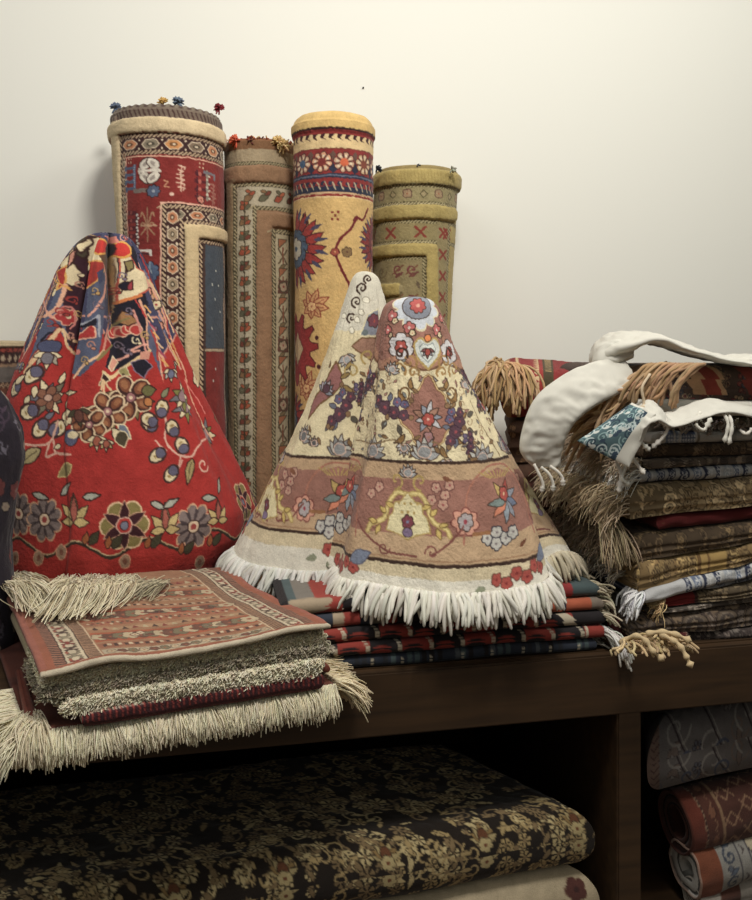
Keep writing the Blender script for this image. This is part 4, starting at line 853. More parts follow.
    # lower border of the field: rosettes and lilies on a waving stem
    def lily(x, y, s=1.0):
        q = K(x, y)
        for a, L in ((-pi / 2, 24), (-pi / 2 - .75, 19), (-pi / 2 + .75, 19), (-pi / 2 - 1.6, 14), (-pi / 2 + 1.6, 14)): B.leaf(q[0], q[1] + 6, a, L * s, 8 * s, (190, 166, 108), DK, .9)
        B.leaf(q[0], q[1] + 6, -pi / 2, 22 * s, 6 * s, (160, 84, 70), DK, .8)
    VB = K(124, 549)[1]
    def border(th0):
        n = 17
        pts = []
        for k in range(n * 4 + 1):
            u = k / 4.0; x = -400 + u * 64; pts.append((x, VB + 7 * cos(u * 2 * pi)))
        return pts
    B.curve(border(0), 2.8, DKO); B.curve([(x, y - 1.6) for x, y in border(0)], 1.2, (186, 160, 120))
    def rosette(q, kind, r=20):
        if kind == 0: B.flower(*q, r, 6, (126, 112, 62), (214, 180, 140), (190, 130, 110), rib=DKO, rot=.0, ow=1.6); 
        if kind == 0:
            for a in np.arange(6) * pi / 3 + pi / 6: B.leaf(q[0], q[1], a, r * 1.02, r * .42, (60, 28, 34), (196, 150, 120), .8)
            B.ell(*q, r * .3, r * .3, (176, 50, 44), 0, (206, 170, 150), 1); B.ell(*q, r * .16, r * .16, (110, 110, 130), 0, DK, .8)
        if kind == 1: B.flower(*q, r * 1.02, 9, (122, 106, 102), (196, 150, 116), (206, 170, 130), rib=(70, 58, 60), rot=.4, ow=1.6, sy=1.12); B.ell(*q, r * .3, r * .3, (206, 180, 150), 0, DK, 1); B.ell(*q, r * .16, r * .16, (150, 60, 56))
    for (x, y, kd, r) in ((124, 525, 0, 21), (194, 527, 1, 18), (243, 502, 0, 18), (18, 514, 1, 17), (44, 519, 1, 17)): rosette(K(x, y), kd, r)
    lily(73, 516, 1.05); lily(165, 523, 1.0); lily(219, 514, .85)
    for (x, y, a, c) in ((88, 498, -.1, 1), (156, 501, .5, 1), (170, 507, -.4, 1), (206, 498, .1, 1), (222, 493, -1.0, 1), (38, 494, .3, 1), (66, 495, -.8, 1), (245, 474, .3, 1)):
        q = K(x, y); B.leaf(q[0] - 5, q[1], a, 17, 6.5, (160, 160, 146), DK, 1.2)
    for (x, y) in ((88, 542), (152, 545), (184, 551), (213, 543), (112, 545)):
        q = K(x, y); B.leaf(q[0], q[1] + 3, -.9, 15, 8, (66, 62, 44), DK, .8); B.leaf(q[0] - 4, q[1] + 3, -1.4, 12, 6, (150, 84, 44), DK, .8)
    for (x, y) in ((126, 561), (61, 552), (38, 558), (15, 558), (200, 563)):
        q = K(x, y); B.ell(*q, 4.4, 6, (150, 120, 96), .1, (200, 140, 110), 1); B.ell(*q, 2, 3, (120, 76, 60))
    # the unseen sides repeat the border
    for sgn in (-1, 1):
        for k in range(8):
            th = sgn * (1.5 + k * .23); u, v = S.uv(th, .83)
            rosette((u, v), k % 2, 18); B.leaf(u + 26, v - 20, .3, 16, 6, (160, 160, 146), DK, 1.2)
            for j in range(3): 
                u2, v2 = S.uv(th + .1 * j, .45 + .12 * j); B.flower(u2, v2, 9, 5, [OFFW, (116, 66, 46), (116, 104, 112)][(k + j) % 3], DK, (150, 80, 60))
    # top knots
    for (x, y, c) in ((99, 246, (190, 40, 30)), (122, 250, (190, 40, 30))):
        q = K(x, y); B.ell(*q, 7.5, 7, c, 0, (206, 150, 60), 2); B.ell(q[0] - 9, q[1], 4, 7, NAVY, 0, DK)
    P_([(104, 236), (116, 236), (120, 243), (108, 244)], (200, 120, 104)); P_([(76, 246), (90, 238), (92, 244), (80, 254)], OFFW, DK)
    r = thing('draped_rug', 'bright red floral rug gathered into a tent shape with a blue and navy peak', 'rug', cw((125 - CX) * 1.74 / F, 1.74, .89), 'rugs draped upright like tents')
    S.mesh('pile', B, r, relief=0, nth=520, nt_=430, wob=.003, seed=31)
    # loose cream fringe swept out from beneath the hem on to the folded rug
    P, R, C = [], [], []
    def wisp(x0, y0, x1, y1, h, bow, c):
        n = 11; t = np.linspace(0, 1, n); Za = 1.60; out = []
        for k in range(n):
            x = x0 + (x1 - x0) * t[k] + bow * sin(pi * t[k]); y = y0 + (y1 - y0) * t[k] ** 1.2
            Z = F * (CAMZ - (.906 + h)) / (y + h * 480 - YH); p = W(x, 350, Z); p[2] = .905 + h * (1 - .75 * t[k] ** 3) * (.55 + .45 * sin(pi * min(1, t[k] + .25))); out.append(p)
        P.append(np.array(out)); R.append(np.linspace(.0010, .0007, n)); C.append(vary(c, 14))
    tones = [(206, 194, 162), (196, 184, 150), (150, 134, 104), (212, 202, 174)]
    for k in range(1000):                                              # the big hank, combed towards the lower left
        u = RNG.uniform(0, 1); x0 = 62 + 72 * u + RNG.normal() * 4; wisp(x0, 574 + RNG.normal() * 1.5, x0 - RNG.uniform(14, 34) * (1 - .3 * u), RNG.uniform(588, 603) - 12 * max(0, u - .5), RNG.uniform(.002, .022) * (1 - .5 * u), RNG.normal() * 4 + 4, tones[RNG.integers(4)])
    for k in range(420):                                              # left hank lying along the edge
        x0 = RNG.uniform(2, 30); wisp(x0, 571 + RNG.normal() * 2, x0 + RNG.uniform(8, 34), RNG.uniform(580, 598), RNG.uniform(.002, .018), RNG.normal() * 5, tones[RNG.integers(4)])
    for k in range(220):                                              # thin grey strands at the right
        x0 = RNG.uniform(104, 165); wisp(x0 + 6, 577 + RNG.normal(), x0 - RNG.uniform(6, 22), RNG.uniform(583, 592), RNG.uniform(.002, .01), RNG.normal() * 3, [(140, 128, 104), (176, 164, 134)][k % 2])
    tubes('fringe', P, R, C, YARN, r, sides=4, stuff=True)
    t = np.linspace(0, 1, 14)[:, None]; a0, a1, a2 = [W(x, y, 1.585) for x, y in ((157, 581), (167, 573), (180, 582))]
    lp = a0 * (1 - t) ** 2 + 2 * (a1 + np.array([0, 0, .02])) * t * (1 - t) + a2 * t ** 2; tubes('loose_thread', [lp], [.0016], [(196, 140, 120)], YARN, r)
    return S
RC = red_cone()
# ---------------------------------------------------------------- the cream rug: main tent and a second corner gathered up behind it
def cream_cone():
    CRM, TAN, ROSE, BRN, HEM = (204, 190, 152), (172, 142, 108), (142, 98, 84), (58, 40, 32), (206, 200, 184)
    LB, PLUM, REDF, GOLD = (126, 130, 142), (84, 58, 68), (158, 70, 60), (166, 140, 80)
    prof_m = [(296, 408, 420), (297.5, 398, 428), (300, 389, 434), (306, 383, 439), (318, 379, 444), (332, 376, 449), (350, 372, 457), (380, 366, 471), (410, 359, 489), (440, 351, 508), (470, 343, 525), (500, 331, 542), (530, 320, 557), (547, 314, 567), (557, 311, 573)]
    Sm = Cone(1.585, prof_m, br=.93, bb=.5, lean=.03, folds=[(-1.05, -.98, .3, .16, .12, .10), (1.6, .86, .03, .03, 0, .15, 15, .7), (.42, .66, .25, .13, -.05, -.04), (-.78, -.72, .3, .15, -.05, -.05), (2.4, 2.4, .4, .4, .2, .06), (-2.2, -2.2, .4, .4, .2, .06)],
              hem=lambda th: -3 + 5 * np.exp(-((th - .15) / .5) ** 2) - 14 * np.exp(-((th - 1.15) / .3) ** 2))
    prof_l = [(268.5, 361, 367), (270, 356, 373), (274, 352, 378), (282, 349, 381), (295, 345, 384), (320, 337, 388), (350, 326, 392), (380, 315, 398), (410, 304, 404), (440, 290, 410), (470, 275, 418), (500, 261, 424), (525, 247, 430), (540, 239, 434), (549, 235, 436)]
    Sl = Cone(1.62, prof_l, br=.62, bb=.3, lean=.06, folds=[(-.35, -.55, .25, .25, .10, .05), (-.05, -.15, .2, .2, -.05, -.04), (2.4, 2.4, .4, .4, .2, .06)], hem=lambda th: 2 + 5 * np.cos(th * 2 + .9))
    r = thing('draped_rug', 'cream and rose floral rug with white fringe gathered into a tent with two peaks', 'rug', cw((415 - CX) * 1.585 / F, 1.585, .912), 'rugs draped upright like tents')
    def sprig(B, q, ang, s=1.0, c=PLUM):
        x, y = q; c2, n = cos(ang), sin(ang)
        def at(u, v): return x + (u * c2 - v * n) * s, y + (u * n + v * c2) * s
        for (u, v, L, a) in ((-8, 4, 9, 2.6), (8, -3, 9, -.6), (-4, -6, 8, -2.2), (14, 2, 9, .5), (-14, 2, 9, 2.9), (4, 7, 8, 1.3)): B.leaf(*at(u, v), ang + a, L * s, 4.5 * s, (96, 100, 116) if u < 0 else (86, 80, 70), BRN, .6)
        for (u, v, rr) in ((-13, 1, 5), (-4, 0, 6.2), (5, -3, 5.6), (12, -7, 4.4), (1, -11, 4), (7, -14, 3.6)): B.flower(*at(u, v), rr * s, 5, c if rr > 4.2 else (96, 88, 120), (50, 34, 50), (150, 70, 76), ow=.6)
        for (u, v) in ((-18, 3), (18, -10), (9, -20), (3, 4)): B.ell(*at(u, v), 2 * s, 2 * s, (130, 100, 70), 0, BRN, .5)
    def posy(B, q, r_, ang=-pi / 2, cols=(LB, REDF)):
        B.palm(q[0], q[1], ang, r_, cols[0], (170, 168, 160), cols[1], BRN, 7); B.ell(q[0] + r_ * .25 * cos(ang), q[1] + r_ * .25 * sin(ang), r_ * .28, r_ * .25, cols[1], 0, (206, 170, 150), .8)
    def palmette(B, q, s=1.0):
        x, y = q
        for sx in (-1, 1):
            B.curve([(x + sx * 2 * s, y - 14 * s), (x + sx * 11 * s, y - 15 * s), (x + sx * 19 * s, y - 6 * s), (x + sx * 24 * s, y + 8 * s), (x + sx * 36 * s, y + 14 * s), (x + sx * 40 * s, y + 20 * s)], 5 * s, GOLD); B.curve([(x + sx * 2 * s, y - 14 * s), (x + sx * 11 * s, y - 15 * s), (x + sx * 19 * s, y - 6 * s), (x + sx * 24 * s, y + 8 * s), (x + sx * 36 * s, y + 14 * s), (x + sx * 40 * s, y + 20 * s)], 2.6 * s, (206, 186, 120))
            for (u, v, L, a) in ((14, -2, 10, -.4), (22, 4, 9, -.8), (30, 12, 9, -.2), (28, 14, 10, 1.2), (18, 6, 9, 1.5)): B.leaf(x + sx * u * s, y + v * s, a if sx > 0 else pi - a, L * s, 4.6 * s, (190, 164, 90), (110, 84, 44), .7)
            B.scroll(x + sx * 12 * s, y - 26 * s, 8 * s, 1.5 if sx > 0 else 1.6, 2.2 * s, GOLD, 1, sx)
        B.poly([(x - 22 * s, y + 18 * s), (x - 19 * s, y + 6 * s), (x - 15 * s, y + 2 * s), (x - 14 * s, y - 6 * s), (x - 7 * s, y - 8 * s), (x, y - 16 * s), (x + 7 * s, y - 8 * s), (x + 14 * s, y - 6 * s), (x + 15 * s, y + 2 * s), (x + 19 * s, y + 6 * s), (x + 22 * s, y + 18 * s), (x + 8 * s, y + 21 * s), (x, y + 25 * s), (x - 8 * s, y + 21 * s)], (206, 194, 150), GOLD, 1.2)
        for k in range(7): B.ell(x - 9 * s + k * 3 * s, y - 2 + 4 * ((k % 2) * 2 - 1) * s, 1.3, 1.3, GOLD)
        B.flower(x, y + 10 * s, 6 * s, 6, (120, 60, 70), BRN, (110, 116, 150)); B.ell(x, y + 19 * s, 5 * s, 3.6 * s, (120, 100, 130), 0, BRN, .6); posy(B, (x, y - 30 * s), 13 * s, -pi / 2, (150, 140, 160))
    def lower_border(B, x0, x1, V, shift=0.0, step=176.0):
        """field edge, broad rose border with arches, outer guard, plain hem"""
        f0, f1, g0, g1, h0, h1 = V
        B.rect(x0, f0, x1, f1, TAN); B.line([(x0, f0), (x1, f0)], 2.6, BRN)
        B.rect(x0, f1, x1, g0, ROSE); B.rect(x0, g0, x1, g1, (176, 146, 112)); B.line([(x0, g1), (x1, g1)], 2.8, BRN); B.line([(x0, g1 - 3.5), (x1, g1 - 3.5)], 1, (150, 116, 84))
        B.rect(x0, g1 + 1.2, x1, h0, (196, 180, 146)); B.rect(x0, h0, x1, h1 + 30, HEM)
        for k in range(int((x1 - x0) / 3)): B.line([(x0 + k * 3 + 1, g1 + 2), (x0 + k * 3, h0)], .5, (184, 168, 134))
        n = int((x1 - x0) / step) + 2
        for k in range(-1, n):
            cxp = x0 + (k + shift) * step
            # arch cartouche between palmettes
            for sx in (-1, 1):
                ax = cxp + sx * step * .5
            ax = cxp + step * .5
            B.curve([(ax - 38, g0 + 6), (ax - 34, f1 + 14), (ax - 18, f0 + 8), (ax, f0 + 4), (ax + 18, f0 + 8), (ax + 34, f1 + 14), (ax + 38, g0 + 6)], 1.8, (160, 104, 84))
            B.poly([(ax - 30, f1 + 1), (ax - 16, f0 + 11), (ax, f0 + 7), (ax + 16, f0 + 11), (ax + 30, f1 + 1)], (150, 104, 88))
            for a in np.linspace(-1, 1, 9): B.line([(ax + 10 * a, f0 + 15), (ax + 22 * a, f0 + 9)], 1.2, GOLD)
            q = (ax + 4, f0 + 34); 
            for a, c in ((-.4, LB), (.3, (96, 110, 140)), (1.0, LB), (1.7, (130, 140, 150)), (-1.2, REDF), (2.4, (196, 120, 90)), (-2.2, GOLD), (3.0, (110, 124, 120))): B.leaf(*q, a, 19, 7, c, BRN, .7)
            B.flower(q[0], q[1] - 5, 6, 5, REDF, BRN, (206, 170, 130))
            B.flower(ax - 36, f1 + 34, 11, 7, (196, 140, 118), (110, 56, 50), (110, 70, 80), ow=1, sx=1.2); B.flower(ax - 36, f1 + 34, 7.5, 6, (160, 150, 150), BRN, (150, 60, 70))
            for (u, v) in ((-20, 47), (-11, 43), (-3, 48), (-12, 52), (4, 44)): B.flower(ax + u + 4, f1 + v + 1, 5.4, 5, (176, 172, 164), (44, 40, 50), (120, 110, 110), ow=1)
            for (u, v) in ((-62, 6), (-54, 12), (-66, 16), (-56, 20), (-50, 4), (60, 8), (52, 14)): B.flower(ax + u, f1 + v, 4.6, 5, (176, 136, 116), (92, 52, 50), (140, 70, 70), ow=.8)
            B.curve([(ax + 38, g0 - 8), (ax + 52, g0 + 6), (ax + 70, g1 - 8), (ax + 96, g1 - 6)], 1.8, (120, 70, 62)); B.curve([(ax - 38, g0 - 8), (ax - 52, g0 + 6), (ax - 66, g1 - 8)], 1.8, (120, 70, 62)); B.scroll(ax + 66, g1 - 10, 6, 0, 1.4, (120, 70, 62)); B.scroll(ax - 66, g1 - 10, 6, 3, 1.4, (120, 70, 62))
            B.rect(ax - 30, g0 - 3, ax - 12, g0, (140, 96, 60)) ; B.leaf(ax + 14, g0 + 12, -.5, 10, 4, (110, 66, 44)); B.leaf(ax - 56, f0 + 12, .5, 10, 4, (120, 76, 54))
            palmette(B, (cxp, f1 + 26), .95)
            for j in range(6):                                        # woven red flowers on the hem
                B.flower(cxp + 18 + j * 9 + step * .35, h0 + 1 - j * 1.6 + 5 * (j % 2), 5.4, 5, REDF, (90, 60, 50), (120, 40, 40), ow=.8)
            B.leaf(cxp + step * .35 + 60, (g1 + h0) / 2 - 2, -.4, 22, 12, (112, 124, 150), (90, 90, 110), 1); B.leaf(cxp + step * .35 + 8, (g1 + h0) / 2 + 12, 2.9, 12, 6, (130, 134, 110))
    # ---- main tent
    B = Board(-240, 285, 1140, 620, 2.0, CRM); K, M = Sm.K, Sm.M
    for k in range(500):
        x, y = RNG.uniform(-240, 1140), RNG.uniform(285, 620); B.line([(x, y), (x + RNG.uniform(4, 20), y)], .8, vary(CRM, 6))
    Vf = Sm.K(425, 463)[1]; Vf1 = Sm.K(425, 480)[1]; Vg0 = Sm.K(435, 536)[1]; Vg1 = Sm.K(440, 566)[1]; Vh = Sm.K(440, 581)[1]
    B.rect(-240, 285, 1140, 338, ROSE)
    for k in range(10):                                              # lobed foot of the rose medallion
        u = -220 + k * 140
    q0 = K(425, 352)
    for k in range(-4, 8):
        u = q0[0] + k * 46; B.ell(u, 344, 25, 24, (160, 116, 92), 0, (110, 76, 54), 2.2); B.ell(u, 339, 21, 21, ROSE)
    B.rect(-240, 285, 1140, 336, ROSE)
    q = K(420, 307); B.flower(q[0] - 2, q[1] + 1, 22, 10, (186, 190, 196), (206, 196, 160), (168, 60, 56), rot=.2, ow=2, sx=1.15); B.ell(q[0] - 2, q[1], 15, 12, LB, 0, BRN, .8); B.flower(q[0] - 2, q[1] - 1, 8, 8, (170, 78, 74), BRN, (206, 150, 130), ow=.8)
    for (x, y, s) in ((409, 328, 6), (437, 330, 6), (392, 316, 6), (388, 330, 5), (441, 318, 5)): B.flower(*K(x, y), s, 5, (180, 96, 92), BRN, (206, 190, 180), rot=.9); B.flower(*K(x + 3, y + 5), s * .55, 5, OFFW, BRN, REDF)
    for (x, y) in ((401, 346), (449, 352)): q = K(x, y); B.flower(*q, 13, 6, (190, 186, 186), BRN, (166, 60, 70), rot=.5); B.flower(*q, 6, 5, REDF, BRN, (206, 150, 150))
    q = K(428, 352); hp_ = [(q[0], q[1] + 17), (q[0] - 9, q[1] + 7), (q[0] - 13, q[1] - 5), (q[0] - 8, q[1] - 13), (q[0], q[1] - 9), (q[0] + 8, q[1] - 13), (q[0] + 13, q[1] - 5), (q[0] + 9, q[1] + 7)]
    B.poly(smooth_path(hp_ + hp_[:1], 5), (188, 190, 182), GOLD, 2); B.poly([(q[0] + (a - q[0]) * .62, q[1] + (b - q[1]) * .62) for a, b in hp_], (200, 204, 196), (120, 130, 130), .8); B.palm(q[0], q[1] - 2, pi / 2, 9, (130, 80, 80), LB, REDF, BRN, 5); B.ell(q[0], q[1] - 13, 3, 3.4, (206, 120, 60), 0, BRN)
    for sx in (-1, 1):
        for (u, v, rr) in ((18, 10, 8), (30, 18, 9), (14, 20, 6), (26, 2, 7)): B.scroll(q[0] + sx * u, q[1] + v, rr, 1.5 + sx, 2.0, (150, 116, 66) if v > 5 else BRN, 1.1, sx)
    posy(B, K(428, 378), 13, pi / 2 * 1.0, (150, 150, 160)); posy(B, K(391, 372), 12, -1.2, (160, 160, 150)); posy(B, K(465, 388), 11, -1.2, (150, 150, 160))
    # rose escutcheon hanging in the field
    q = K(428, 419)
    lob = []
    for k in range(48):
        a = 2 * pi * k / 48 - pi / 2; rr = 1 + .14 * cos(4 * a) + .07 * cos(8 * a); lob.append((q[0] + 22 * rr * cos(a) * (1.0 if sin(a) < .2 else .92), q[1] + (34 if sin(a) < 0 else 30) * rr * sin(a)))
    B.poly(lob, ROSE, (120, 84, 46), 2.2); B.line([lob[k] for k in range(0, 48)] + [lob[0]], .9, (206, 180, 130))
    for sx in (-1, 1):
        for (u, v, L, a) in ((20, -14, 16, -1.0), (26, -2, 14, -.3), (22, 14, 14, .6), (14, -26, 13, -1.4), (12, 24, 12, 1.0)): B.leaf(q[0] + sx * u, q[1] + v, a if sx > 0 else pi - a, L, 5, (140, 106, 60), BRN, .8, bend=2 * sx)
        B.scroll(q[0] + sx * 24, q[1] - 24, 8, 1.5, 1.8, (110, 80, 46), 1, sx)
    for k in range(9): B.leaf(q[0], q[1] - 2, k * .7, 16 if k % 2 else 13, 6, [LB, (170, 168, 170), (150, 110, 90)][k % 3], BRN, .8)
    B.flower(*q, 6, 6, REDF, BRN, (206, 160, 140)); B.flower(q[0], q[1] + 16, 5, 5, (150, 110, 110), BRN, ROSE)
    sprig(B, K(388, 411), .75, 1.15); sprig(B, K(459, 428), -.9, 1.05); sprig(B, K(472, 444), -1.2, .6)
    posy(B, K(425, 458), 20, -pi / 2, (150, 132, 120)); posy(B, K(446, 460), 11, pi / 2, (186, 110, 100)); posy(B, K(404, 445), 11, pi / 2, (176, 130, 90)); posy(B, K(371, 456), 20, -1.4, LB); posy(B, K(484, 466), 22, -1.5, LB); posy(B, K(505, 450), 18, -1.2, LB); posy(B, K(360, 396), 10, -1, (150, 150, 160))
    for (x, y) in ((376, 372), (380, 436), (455, 402), (440, 452), (365, 420), (480, 410), (470, 460), (492, 440), (413, 440), (384, 390), (458, 366), (488, 418), (500, 430), (438, 388), (412, 388)): q = K(x, y); B.leaf(q[0], q[1], RNG.uniform(-3, 3), 8, 3.6, (124, 96, 62), BRN, .5)
    for p in (((355, 440), (372, 444), (392, 440), (404, 446)), ((446, 462), (440, 446), (432, 442)), ((470, 400), (478, 420), (490, 440), (500, 456))): B.curve(M(p), 1.1, (120, 96, 64))
    for k in range(26):                                              # rest of the field round the back
        for s2 in (-1, 1):
            th = s2 * RNG.uniform(1.25, 3.1); u, v = Sm.uv(th, RNG.uniform(.3, .58)); (sprig if k % 2 else posy)(B, (u, v), *((RNG.uniform(-2, 2), .8) if k % 2 else (14,)))
    qp = Sm.K(408, 520)
    lower_border(B, -240, 1140, (Vf, Vf1, Vg0, Vg1, Vh, 600), ((qp[0] + 240) / 176.0) % 1.0)
    for k in range(260):                                             # small leaves and buds through the field
        th = RNG.uniform(-1.6, 1.6); u, v = Sm.uv(th, RNG.uniform(.22, .62))
        if v > Vf - 4: continue
        j_, i_ = int((v - B.y0) * B.res), int((u - B.x0) * B.res)
        if np.abs(B.img[j_, i_] - np.array(CRM)).max() > 16: continue
        if k % 3: B.leaf(u, v, RNG.uniform(-3, 3), RNG.uniform(4, 7), 2.6, [(136, 108, 72), (120, 124, 120), (150, 110, 96)][k % 3], BRN, .4)
        else: B.scroll(u, v, RNG.uniform(3, 5), RNG.uniform(0, 6), .8, (140, 112, 80), .9, [-1, 1][k % 2])
    Sm.mesh('pile', B, r, nth=560, nt_=420, wob=.003, seed=41)
    # ---- rear corner
    B = Board(-160, 258, 840, 600, 2.0, CRM); K, M = Sl.K, Sl.M
    Vf = K(320, 457)[1]; Vf1 = K(320, 470)[1]; Vg0 = K(320, 514)[1]; Vg1 = K(320, 533)[1]; Vh = K(320, 548)[1]
    B.rect(-160, 258, 840, 330, (196, 190, 172))
    for k in range(60): 
        x, y = RNG.uniform(-160, 840), RNG.uniform(262, 330); B.scroll(x, y, RNG.uniform(4, 8), RNG.uniform(0, 6), 1.2, [BRN, (90, 96, 120), (110, 90, 60)][k % 3], 1.2, [-1, 1][k % 2])
    for (x, y, rr) in ((362, 288, 7), (357, 302, 6), (368, 279, 5), (352, 318, 6)): B.scroll(*K(x, y), rr, 2, 1.7, BRN, 1.3); 
    for (x, y) in ((356, 318), (361, 312), (366, 300), (344, 316), (352, 330), (357, 320)): B.ell(*K(x, y), 3.4, 2.6, (216, 210, 190), .5, (120, 110, 90), .6)
    B.poly(M([(360, 336), (368, 314), (378, 308), (380, 328), (376, 336)]), LB, (206, 196, 160), 1.4); B.flower(*K(374, 321), 7, 6, (110, 60, 70), BRN, REDF); B.ell(*K(365, 332), 3, 3, (100, 110, 110))
    B.poly(M([(352, 346), (362, 338), (378, 338), (382, 360), (372, 362), (362, 354)]), (150, 112, 92), (110, 80, 50), 1.4); posy(B, K(346, 356), 15, 1.2, (150, 150, 160)); B.scroll(*K(368, 356), 8, 2, 2, GOLD, 1)
    B.poly(M([(337, 362), (341, 374), (342, 384), (332, 396), (320, 404), (308, 420), (312, 404), (324, 386)]), (140, 92, 88), (110, 80, 46), 1.6); B.palm(*K(324, 392), -1, 14, LB, (160, 150, 160), PLUM, BRN, 7)
    for (x, y, L, a) in ((340, 378, 14, -.4), (342, 386, 15, .4), (346, 370, 12, -1), (338, 394, 10, .9)): B.leaf(*K(x, y), a, L, 5, (140, 116, 66), BRN, .8)
    B.scroll(*K(352, 372), 9, 3, 1.8, GOLD, 1); sprig(B, K(343, 412), -.55, 1.2); sprig(B, K(362, 392), -1.1, .6); posy(B, K(338, 455), 20, -1.4, LB); posy(B, K(302, 440), 16, -1.2, (130, 100, 90), ) ; posy(B, K(314, 446), 9, -1.5, (150, 80, 70))
    for (x, y) in ((330, 430), (360, 372), (358, 430), (348, 440), (310, 426), (356, 448), (330, 368), (318, 438)): q = K(x, y); B.leaf(q[0], q[1], RNG.uniform(-3, 3), 8, 3.6, (124, 96, 62), BRN, .5)
    q = K(322, 520); lower_border(B, -160, 840, (Vf, Vf1, Vg0, Vg1, Vh, 600), ((K(338, 490)[0] + 160 - 88) / 176.0) % 1.0)
    Sl.mesh('rear_corner', B, r, nth=320, nt_=380, wob=.003, seed=47)
    # fringe of white cotton bundles along both hems
    P, R, C = [], [], []
    def fringe(S, th0, th1, n, L, c, spread=.5, two=True):
        for th in np.linspace(th0, th1, n):
            for j in range(2 if two else 1):
                t_ = th + RNG.normal() * .008; p = S.rim([t_], .001)[0]; p2 = S.rim([t_], .02)[0]; o = p2 - p; o /= np.linalg.norm(o); o[2] = 0
                sl = .42 if RNG.uniform() < .85 else .8
                d = o * sl + np.array([RNG.normal() * .22, RNG.normal() * .22, -.55 + RNG.normal() * .1]); ll = L * RNG.uniform(.8, 1.15)
                P.append(hang(p + np.array([0, 0, .001]), d, ll, RNG.uniform(.35, .6), 7, jit=.16)); R.append(np.array([.0030, .0036, .0040, .0041, .0039, .0034, .0024]) * RNG.uniform(.8, 1.15)); C.append(vary(c, 10))
    fringe(Sm, -1.02, .98, 105, .042, (206, 202, 190)); fringe(Sm, 1.0, 1.7, 24, .04, (196, 184, 158)); fringe(Sm, 1.7, 3.0, 30, .04, (196, 184, 158), two=False)
    n1 = len(P); fringe(Sl, -1.7, -.05, 76, .040, (196, 194, 186)); fringe(Sl, -3.0, -1.7, 20, .04, (196, 194, 186), two=False)
    tubes('fringe', P, R, C, COTTON, r, stuff=True)
    return Sm, Sl
WC = cream_cone()
# ================================================================ folded rugs on the front edge of the counter, left
CRF = (204, 194, 164)
def curly(P0, d, L, n=8, r=.004, drop=.5):
    t = np.linspace(0, 1, n)[:, None]; a = RNG.uniform(0, 6.28); w = RNG.uniform(5, 10)
    p = hang(P0, d, L, drop, n, jit=.1); return p + r * np.concatenate([np.sin(t * w + a) - sin(a), np.cos(t * w + a) - cos(a), .5 * (np.sin(t * w * 1.3 + a) - sin(a))], 1)
FQ = [np.array(plan(*p)) for p in ((-.437, 1.1226), (-.0765, 1.272), (-.292, 1.60), (-.70, 1.587))]
fx = (FQ[1] - FQ[0]) / np.linalg.norm(FQ[1] - FQ[0]); fy = (FQ[3] - FQ[0]) / np.linalg.norm(FQ[3] - FQ[0]); fn = np.array([fx[1], -fx[0]])
def shifted(l=0, f=0, r=0, b=0):
    """the pile's plan with its sides moved outwards (m)"""
    rx = fx; q = [p.copy() for p in FQ]
    q[0] += -rx * l + fn * f; q[1] += rx * r + fn * f; q[2] += rx * r - fn * b; q[3] += -rx * l - fn * b
    return q
